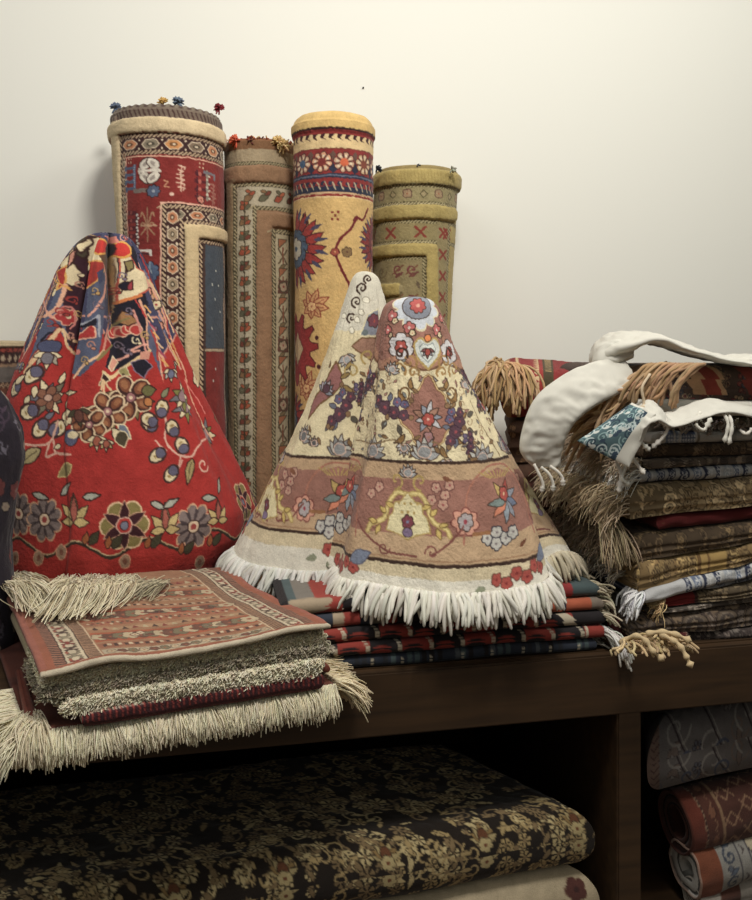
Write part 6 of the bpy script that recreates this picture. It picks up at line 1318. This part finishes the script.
# ---- topmost rug with tan cords
B = paisley((70, 54, 46), [(120, 92, 66), (150, 126, 92), (58, 56, 62), (90, 40, 36)], (34, 28, 28), seed=14, s=.8, dens=1.5)
B.poly([(60, 340), (90, 340), (150, 430), (118, 430)], (128, 48, 34)); B.poly([(90, 340), (100, 340), (162, 430), (150, 430)], (170, 132, 92)); B.poly([(30, 340), (60, 340), (118, 430), (92, 430)], (166, 126, 88)); B.rect(-60, 300, 34, 520, (146, 110, 76)); B.poly([(170, 380), (200, 380), (230, 430), (204, 430)], (120, 46, 36))
r, q, zz, hh = cloth('brown and red patterned rug with thick tan cords, topmost but for the white cloth', (364, 398), (367, 404), B, dx=.02, dy=.012, cat='rug', name='folded_rug', mat=PILE, layers=2, round_=.4)
P, R, C = [], [], []
for k in range(74):                                                # cords combed down over the left flank
    u = k / 73.0; w_ = RNG.normal() * 3
    a = (646 + 30 * (1 - u) + w_, 366 + 6 * u + w_ * .5, 1.50 + .10 * u); m1 = (622 + 18 * (1 - u) + w_, 380 + 4 * (1 - u) + w_, 1.49 + .10 * u); m2 = (594 + 22 * (1 - u) + w_ * 1.4, 402 + 10 * RNG.uniform() , 1.485 + .09 * u); e = (562 + 34 * (1 - u) + RNG.normal() * 8, 432 + RNG.normal() * 12, 1.49 + .07 * u)
    path = smooth_path([pt(*a), pt(*m1), pt(*m2), pt(*e)], 5); n = len(path); t = np.linspace(0, 1, n)
    P.append(path); R.append(.0030 * (1 + .2 * np.sin(t * 30 + k)) * np.interp(t, [0, .85, .92, 1], [1, 1, 1.5, .8])); C.append(vary((166, 136, 98), 18))
for k in range(26):
    x = 640 + k * 2.2; P.append(smooth_path([pt(x + 10, 364, 1.46), pt(x, 370 + RNG.normal() * 2, 1.45), pt(x - 14, 386 + RNG.normal() * 5, 1.445), pt(x - 18 + RNG.normal() * 5, 398 + RNG.normal() * 6, 1.45)], 5)); R.append(.0034); C.append(vary((160, 126, 90), 20))
tubes('cord_fringe', P, R, C, YARN, r, stuff=True)
tassels(r, [[(650, 374, 1.44), (642, 388, 1.43), (644, 402, 1.43), (642, 410, 1.425)]], .0026, 'loose_cord', (190, 170, 140))
# ---- white cloth thrown over the top
r = thing('draped_cloth', 'plain white cloth thrown over the top of the right-hand stack and trailing down its left', 'cloth', (*XY(640, 1.5), zf(640, 372)))
sweep('cloth_top', [pt(598, 372, 1.62), pt(603, 352, 1.60), pt(622, 341, 1.58), pt(645, 338, 1.57), pt(668, 345, 1.56), pt(700, 355, 1.57), pt(740, 362, 1.58), pt(790, 362, 1.64)], [np.array([.35, .9, .15])] * 3 + [np.array([.25, .95, .05])] * 5, [.13, .15, .17, .18, .2, .2, .2, .2], [.030, .034, .026, .020, .016, .014, .012, .012], COTTON, r, Bw, k=16, nu=40)
sweep('trailing_end', [pt(628, 371, 1.52), pt(604, 379, 1.505), pt(580, 390, 1.495), pt(558, 407, 1.49), pt(546, 428, 1.49), pt(541, 450, 1.495), pt(546, 466, 1.50)], [W(640, 395, 1.52) - W(618, 360, 1.58), W(604, 405, 1.5) - W(584, 366, 1.56), W(590, 410, 1.49) - W(560, 376, 1.54), W(577, 420, 1.49) - W(538, 398, 1.53), W(570, 435, 1.49) - W(526, 425, 1.52), W(563, 452, 1.49) - W(522, 452, 1.51), W(560, 466, 1.49) - W(530, 466, 1.51)], [.075, .08, .082, .085, .08, .075, .05], [.02, .024, .026, .026, .024, .02, .014], COTTON, r, Bw, k=16, nu=36)
sweep('folded_lobe', [pt(598, 376, 1.56), pt(603, 358, 1.545), pt(618, 352, 1.535), pt(634, 350, 1.53)], [np.array([.3, .5, .9])] * 4, [.03, .05, .05, .03], [.02, .03, .03, .02], COTTON, r, Bw, k=14)
tassels(r, [[(534, 464, 1.49), (539, 474, 1.485), (543, 484, 1.485), (542, 490, 1.485)], [(541, 467, 1.49), (549, 474, 1.485), (553, 483, 1.485), (553, 489, 1.485)], [(550, 466, 1.49), (557, 471, 1.485), (562, 477, 1.485), (563, 484, 1.485)]], .003)
o = sweep('folded_cloth', [pt(722, 362, 1.60), pt(740, 359, 1.60), pt(770, 359, 1.62), pt(800, 360, 1.66)], [np.array([.2, .95, .05])] * 4, [.10, .12, .12, .12], [.008, .014, .014, .012], COTTON, None, Bw, k=12); tag(o, 'second white cloth end at the far upper right of the stack', 'cloth')
# ---- dark red floral rug at the foot of the stack, its tan braid over the counter edge
B = Board(-60, -60, 520, 520, 1.6, (84, 36, 36))
for k in range(120): B.flower(RNG.uniform(-40, 300), RNG.uniform(250, 450), RNG.uniform(5, 9), 6, [(150, 120, 92), (60, 40, 44), (110, 90, 76)][k % 3], (44, 26, 28), (120, 50, 44), rot=RNG.uniform(0, 2)); 
for k in range(60): B.scroll(RNG.uniform(-40, 300), RNG.uniform(250, 450), 9, RNG.uniform(0, 6), 1.6, (150, 130, 104))
q = [XY(607, 1.40), XY(688, 1.352), XY(700, 1.60), XY(590, 1.62)]
r = thing('folded_rug', 'dark red floral rug with a braided tan fringe at the foot of the right-hand stack', 'rug', (*XY(640, 1.5), TOPZ))
slab('pile', q, TOPZ + .001, (TOPZ + .046, TOPZ + .020, TOPZ + .03, TOPZ + .05), B, PILE, r, nx=120, ny=60, uvw=(160, 400), round_=.4)
P, R, C = [], [], []
for k in range(60):
    u = RNG.uniform(0, 1); a = pt(622 + 50 * u, 642 - 4 * u + RNG.normal() * 2, 1.385 + .01 * u); P.append(curly(a, (RNG.normal() * .8, -.5, .05), RNG.uniform(.02, .05), 8, .004, .3)); R.append(.0024); C.append(vary((176, 152, 110), 18))
tubes('fringe', P, R, C, YARN, r, stuff=True)
def braid(pts, rad=.0042):
    path = smooth_path([pt(*p) for p in pts], 7); n = len(path); t = np.linspace(0, 1, n); rr = rad * (1 + .3 * np.sin(t * n * .9)) * np.interp(t, [0, .8, .88, 1], [1, 1, .8, 1.4]); tubes('braid', [path], [rr], [vary((184, 160, 118), 8)], YARN, r, sides=8)
for p in ([(620, 643, 1.385), (634, 636, 1.375), (645, 640, 1.365), (652, 650, 1.355), (661, 658, 1.352)], [(660, 634, 1.37), (672, 640, 1.36), (680, 646, 1.352), (686, 656, 1.345), (690, 664, 1.342)], [(630, 646, 1.38), (644, 650, 1.37), (656, 651, 1.365)], [(646, 634, 1.375), (660, 632, 1.37), (674, 634, 1.368), (688, 640, 1.365)]): braid(p)
# ---- small red rug with a tan fringe lying behind the stack
B = Board(-40, -60, 400, 500, 1.5, (124, 34, 34))
for x, w_, c in ((0, 22, (176, 140, 96)), (34, 10, (190, 166, 124)), (40, 26, (130, 34, 34)), (66, 12, (186, 160, 118)), (78, 8, (140, 40, 36)), (86, 20, (70, 60, 40))): B.rect(x, -60, x + w_, 500, c)
for k in range(30): B.poly([(66, -40 + k * 16), (78, -32 + k * 16), (66, -24 + k * 16)], (130, 34, 34)); B.rect(90, -50 + k * 12, 102, -45 + k * 12, (150, 124, 80))
q = [XY(500, 1.66), XY(590, 1.66), XY(590, 1.98), XY(497, 1.98)]
r = thing('folded_rug', 'red rug with cream bands and tan cords, folded high behind the white trailing cloth', 'rug', (*XY(545, 1.8), TOPZ))
Bs = paisley((84, 60, 46), [(120, 90, 62), (96, 50, 42)], (44, 34, 30), seed=20)
slab('pile', q, CAMZ - .14, (CAMZ - .035, CAMZ - .05, CAMZ - .03, CAMZ - .012), B, PILE, r, nx=100, ny=60, uvw=(180, 330), round_=.45)
P, R, C = [], [], []
for k in range(150):
    v = RNG.uniform(0, .7); p = bil(q, .03 if v else 0, v); z = CAMZ - .035 + .02 * v; n = 8
    P.append(curly((*p, z - RNG.uniform(0, .03)), (-.8 + RNG.normal() * .3, -.5, .25), RNG.uniform(.05, .12), 9, .005, RNG.uniform(.5, 1.0))); R.append(.0026); C.append(vary((166, 134, 92), 20))
for k in range(110):                                               # cords hanging down over its front
    s_ = RNG.uniform(-.05, .17); p = bil(q, s_, .0); zt_ = CAMZ - .037 - .012 * s_
    P.append(curly((*p, zt_ + .004 + RNG.normal() * .003), (RNG.normal() * .35 - .15, -.55, .15), RNG.uniform(.06, .13) * (1 - .9 * max(0, s_ - .1)), 10, .004, RNG.uniform(.75, 1.0))); R.append(.0027); C.append(vary((166, 134, 92), 22))
tubes('fringe', P, R, C, YARN, r, stuff=True)
hz_ = (CAMZ - .142 - TOPZ) / 4
for k in range(4):
    dx_ = [.0, .008, -.004, .006][k]
    o = slab('folded_rug', [XY(506, 1.67) + np.array([dx_, 0]), XY(600, 1.67), XY(600, 1.99), XY(502, 1.99) + np.array([dx_, 0])], TOPZ + .001 + k * hz_, TOPZ + (k + 1) * hz_ - .001, Bs, PILE, None, nx=80, ny=40, uvw=(180, 330), layers=2, groove=.006, round_=.3, edge=.004, seed=30 + k)
    tag(o, 'brown folded rug in the half hidden pile that carries the red rug with tan cords', 'rug', 'brown rugs half hidden behind the cream draped rug')
# ================================================================ open compartments below the counter
def floral(base, cols, out, W_, H_, n, s=1.0, seed=0):
    B = Board(-80, -80, W_ + 80, H_ + 160, 1.3, base); rg = np.random.default_rng(seed)
    for k in range(n):
        x, y = rg.uniform(-70, W_ + 70), rg.uniform(-70, H_ + 150); c = cols[rg.integers(len(cols))]; r = rg.uniform(7, 13) * s
        if k % 4 == 0: B.flower(x, y, r * 1.1, 6, c, out, cols[-1], rib=out, rot=rg.uniform(0, 2))
        elif k % 4 == 1: B.palm(x, y, rg.uniform(0, 6), r * 1.6, c, cols[0], cols[-1], out, 5)
        elif k % 4 == 2: B.scroll(x, y, r * 1.5, rg.uniform(0, 6), 3 * s, c, 1.1, 1 if k % 8 == 2 else -1); B.leaf(x, y, rg.uniform(0, 6), r * 2, r * .7, c, out)
        else: B.leaf(x, y, rg.uniform(0, 6), r * 2.2, r * .8, c, out); B.ell(x, y, r * .35, r * .35, c, 0, out)
    return B
B = floral((40, 32, 26), [(206, 184, 128), (180, 154, 100), (140, 116, 78)], (36, 28, 22), 1000, 420, 1700, 1.15, 3)
for k in range(6): x = 120 + k * 170; B.palm(x, 425, -pi / 2, 34, (180, 160, 108), (150, 120, 70), (110, 66, 40), (40, 30, 24), 7); B.flower(x, 430, 13, 6, (190, 170, 116), (46, 34, 26), (120, 70, 44))
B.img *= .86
q = [plan(-.58, 1.222), plan(.375, 1.455), plan(.14, 1.735), plan(-.80, 1.58)]
r = thing('folded_rug', 'black and gold floral rug folded thick in the left open compartment', 'rug', (*(sum(q) / 4), CAB0), 'rugs stored in the open compartments')
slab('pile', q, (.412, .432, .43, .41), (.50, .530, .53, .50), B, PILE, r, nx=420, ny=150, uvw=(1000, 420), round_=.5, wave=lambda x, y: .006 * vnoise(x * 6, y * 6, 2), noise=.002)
B = Board(-80, -80, 1100, 600, 1.2, (170, 154, 124))
for (x, y, s) in ((960, 428, 22), (845, 478, 26), (700, 440, 20), (560, 470, 24), (420, 440, 20)): B.flower(x, y, s, 5, (84, 48, 42), (110, 80, 60), (60, 36, 34), rot=.6); B.leaf(x - s, y + s * .6, 2.6, s * 1.8, s * .7, (100, 64, 50))
B.rect(-80, 505, 1100, 600, (110, 60, 50))
r = thing('folded_rug', 'cream rug with brown flowers beneath the black and gold one', 'rug', (*(sum(q) / 4), CAB0), 'rugs stored in the open compartments')
q2 = [plan(-.57, 1.226), plan(.385, 1.462), plan(.155, 1.735), plan(-.78, 1.58)]
slab('pile', q2, CAB0 + .001, (.405, .426, .424, .404), B, PILE, r, nx=200, ny=60, uvw=(1000, 420), round_=.5, noise=.002)
# ---- right compartment: rugs rolled and lying along it
def lie(px, py, r, Y, rise=.02, L=.42, back=.03):
    p0 = np.array([*XY(px, Y), 0]); p0[2] = CAMZ - (py - YH) * depth_at_Y(px, Y) / F
    return p0, p0 + np.array([L, back, rise])
B = floral((112, 106, 104), [(140, 134, 130), (92, 92, 104), (120, 104, 96)], (56, 48, 50), 420, 440, 150, 1.3, 8)
for k in range(6):
    x = 60 + k * 74; B.scroll(x, 395 + 30 * (k % 2), 30, k, 4, (152, 146, 140), 1.1); B.curve([(x - 40, 330), (x - 10, 380), (x + 10, 420), (x + 50, 480)], 3, (60, 50, 54)); B.curve([(x - 34, 330), (x - 4, 380), (x + 16, 420), (x + 56, 480)], 2, (156, 150, 142)); B.scroll(x + 24, 440, 22, k * 2, 4, (72, 82, 110), 1)
B.rect(-80, -80, 22, 600, (120, 96, 84))
for k in range(40): B.line([(-4, k * 12 - 10), (8, k * 12 - 4), (22, k * 12 - 12)], 2.4, (84, 60, 56))
RG = 'rugs stored in the open compartments'
r = thing('folded_rug', 'grey scroll patterned folded rug lying on top of the rolls in the right compartment', 'rug', (*XY(700, 1.45), .53), RG)
Yf = 1.362; q = [XY(647, Yf), XY(647, Yf) + np.array([.42, .03]), XY(640, 1.75) + np.array([.44, 0]), XY(640, 1.75)]
za = lambda y: CAMZ - (y - YH) * depth_at_Y(660, Yf) / F
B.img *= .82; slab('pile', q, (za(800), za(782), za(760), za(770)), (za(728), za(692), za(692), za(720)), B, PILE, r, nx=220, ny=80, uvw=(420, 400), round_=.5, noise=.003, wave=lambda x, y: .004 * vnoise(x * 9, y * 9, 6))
B = Board(-60, -60, 520, 460, 1.5, (88, 52, 42)); B.rect(-60, -60, 26, 460, (112, 50, 34)); B.rect(26, -60, 30, 460, (150, 120, 92)); B.rect(30, -60, 62, 460, (92, 52, 40))
for k in range(50): B.line([(46 + 6 * (k % 2), k * 9 - 20), (52 - 6 * (k % 2), k * 9 - 12)], 1.6, (150, 110, 80)); B.rect(28, k * 8 - 20, 30, k * 8 - 16, (60, 40, 36))
for k in range(8): B.ell(46, 20 + k * 48, 7, 9, (130, 84, 60), 0, (70, 40, 34), 1.5)
B.rect(62, -60, 66, 460, (150, 116, 84))
for i in range(9):
    for k in range(8):
        x, y = 84 + i * 40, 10 + k * 44 + 20 * (i % 2)
        for sx in (-1, 1): B.line([(x, y - 12), (x + sx * 12, y), (x, y + 12)], 2.6, (160, 122, 90)); B.line([(x + sx * 12, y), (x + sx * 18, y - 8)], 2.6, (160, 122, 90)); B.line([(x + sx * 12, y), (x + sx * 18, y + 8)], 2.6, (150, 110, 84))
r = thing('rolled_rug', 'red-brown rug with a lozenge trellis and orange-red end, second roll down in the right compartment', 'rolled rug', (*XY(700, 1.45), .44), RG)
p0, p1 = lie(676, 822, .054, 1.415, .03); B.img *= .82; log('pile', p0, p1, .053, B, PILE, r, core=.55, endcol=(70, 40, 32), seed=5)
B = Board(-60, -60, 520, 420, 1.5, (150, 146, 138)); B.rect(-60, -60, 44, 420, (132, 70, 42))
for k in range(7): y = 10 + k * 46; B.scroll(66, y, 14, k, 4, (62, 72, 92), 1.2); B.leaf(58, y + 16, .4, 24, 8, (86, 98, 116), (50, 50, 60)); B.diamond(62, y + 26, 7, 7, (90, 96, 108), (50, 50, 60), 1.4); B.poly([(90, y - 6), (102, y + 6), (90, y + 18), (96, y + 6)], (84, 74, 72)); B.ell(122, y + 10, 12, 16, (190, 176, 146), .4, (60, 56, 60), 2.4); B.scroll(150, y, 16, k, 4, (80, 84, 100), 1.1); B.flower(180, y + 12, 13, 6, (130, 90, 70), (60, 50, 50), (180, 160, 130))
B.rect(84, -60, 87, 420, (80, 76, 82)); B.rect(106, -60, 109, 420, (80, 76, 82))
r = thing('rolled_rug', 'white and blue rolled rug with plain orange end, third down in the right compartment', 'rolled rug', (*XY(700, 1.43), .36), RG)
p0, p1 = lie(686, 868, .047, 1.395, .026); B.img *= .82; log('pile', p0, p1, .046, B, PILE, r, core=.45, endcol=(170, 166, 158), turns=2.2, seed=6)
B = Board(-60, -60, 520, 420, 1.2, (166, 158, 146)); B.rect(40, -60, 84, 420, (92, 56, 44)); B.rect(120, -60, 150, 420, (110, 70, 52))
r = thing('rolled_rug', 'pale rolled rug with brown bands, lowest in the right compartment', 'rolled rug', (*XY(700, 1.42), CAB0), RG)
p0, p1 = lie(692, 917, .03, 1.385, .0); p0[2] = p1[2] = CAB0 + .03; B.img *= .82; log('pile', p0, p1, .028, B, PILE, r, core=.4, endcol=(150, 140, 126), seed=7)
B = floral((60, 34, 38), [(120, 96, 84), (90, 50, 54), (70, 76, 90)], (34, 24, 28), 420, 440, 120, 1.2, 12)
r = thing('rolled_rug', 'dark wine red floral rug barely seen behind the grey one under the counter', 'rolled rug', (*XY(745, 1.7), .6), RG)
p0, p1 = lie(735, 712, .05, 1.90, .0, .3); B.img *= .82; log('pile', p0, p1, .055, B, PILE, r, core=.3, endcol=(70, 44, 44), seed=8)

# ================================================================ rugs cut by the left edge of the view
S = Roll((-36, 590, 1.80), (-34, 345, 1.84), 52, 58, step=.02); B = Board(-260, 330, 220, 620, 1.6, (112, 88, 70))
B.rect(-260, 330, 220, 347, (176, 158, 124)); B.ridge([(-260, 341), (220, 341)], 6, .005); guard(B, -260, 347, 220, 353, 0, (60, 36, 34), (150, 60, 50), 5); B.rect(-260, 353, 220, 365, (60, 40, 38))
for k in range(60): B.diamond(-256 + k * 8, 359, 3.4, 5, (186, 166, 136), (80, 50, 46)); B.ell(-256 + k * 8, 350, 2, 2, (160, 70, 56))
B.rect(-260, 365, 220, 368, (150, 120, 92)); B.rect(-260, 368, 220, 384, (104, 96, 90)); guard(B, -260, 384, 220, 390, 0, (60, 36, 34), (160, 130, 100), 5); B.rect(-260, 390, 220, 620, (110, 66, 50))
for k in range(60): B.flower(RNG.uniform(-250, 210), RNG.uniform(396, 600), 8, 6, (140, 110, 84), (60, 40, 36), (120, 50, 44))
r = thing('rolled_rug', 'low brown rolled rug with cream rim, behind the red draped rug at far left', 'rolled rug', cw((-36 - CX) * 1.80 / F, 1.80, TOPZ))
S.mesh('pile', B, r, nth=120, nt_=200, lip=.01, lipcol=(176, 158, 124), capcol=(150, 134, 104), seed=61)
prof = [(352, -76, -60), (354, -84, -50), (360, -94, -38), (380, -120, -14), (400, -138, 4), (430, -152, 18), (460, -160, 21), (500, -166, 13), (550, -172, 6), (600, -178, 9), (645, -182, 14), (658, -182, 12)]
S = Cone(1.42, prof, br=.6, bb=.45, folds=[(.8, .7, .25, .3, .12, .05), (1.5, 1.5, .2, .2, .05, .04), (-.5, -.5, .3, .3, .2, .1)])
B = floral((36, 30, 40), [(92, 84, 96), (120, 104, 92), (64, 50, 62), (96, 44, 46)], (24, 20, 26), 500, 340, 10, 1, 14); B = Board(-560, 340, 400, 680, 1.8, (38, 32, 42)); rg = np.random.default_rng(4)
for k in range(420):
    x, y = rg.uniform(-550, 390), rg.uniform(350, 670); c = [(96, 90, 104), (126, 112, 98), (66, 52, 66), (98, 48, 48)][k % 4]
    if k % 2: B.flower(x, y, rg.uniform(5, 11), 6, c, (24, 20, 26), (120, 100, 90), rot=rg.uniform(0, 2))
    else: B.scroll(x, y, rg.uniform(6, 12), rg.uniform(0, 6), 2, c, 1.1); B.leaf(x, y, rg.uniform(0, 6), 14, 6, c, (24, 20, 26))
r = thing('draped_rug', 'dark navy floral rug draped in a heap at the left edge of the counter', 'rug', cw((-80 - CX) * 1.42 / F, 1.42, TOPZ), 'rugs draped upright like tents')
S.mesh('pile', B, r, nth=200, nt_=220, seed=71)
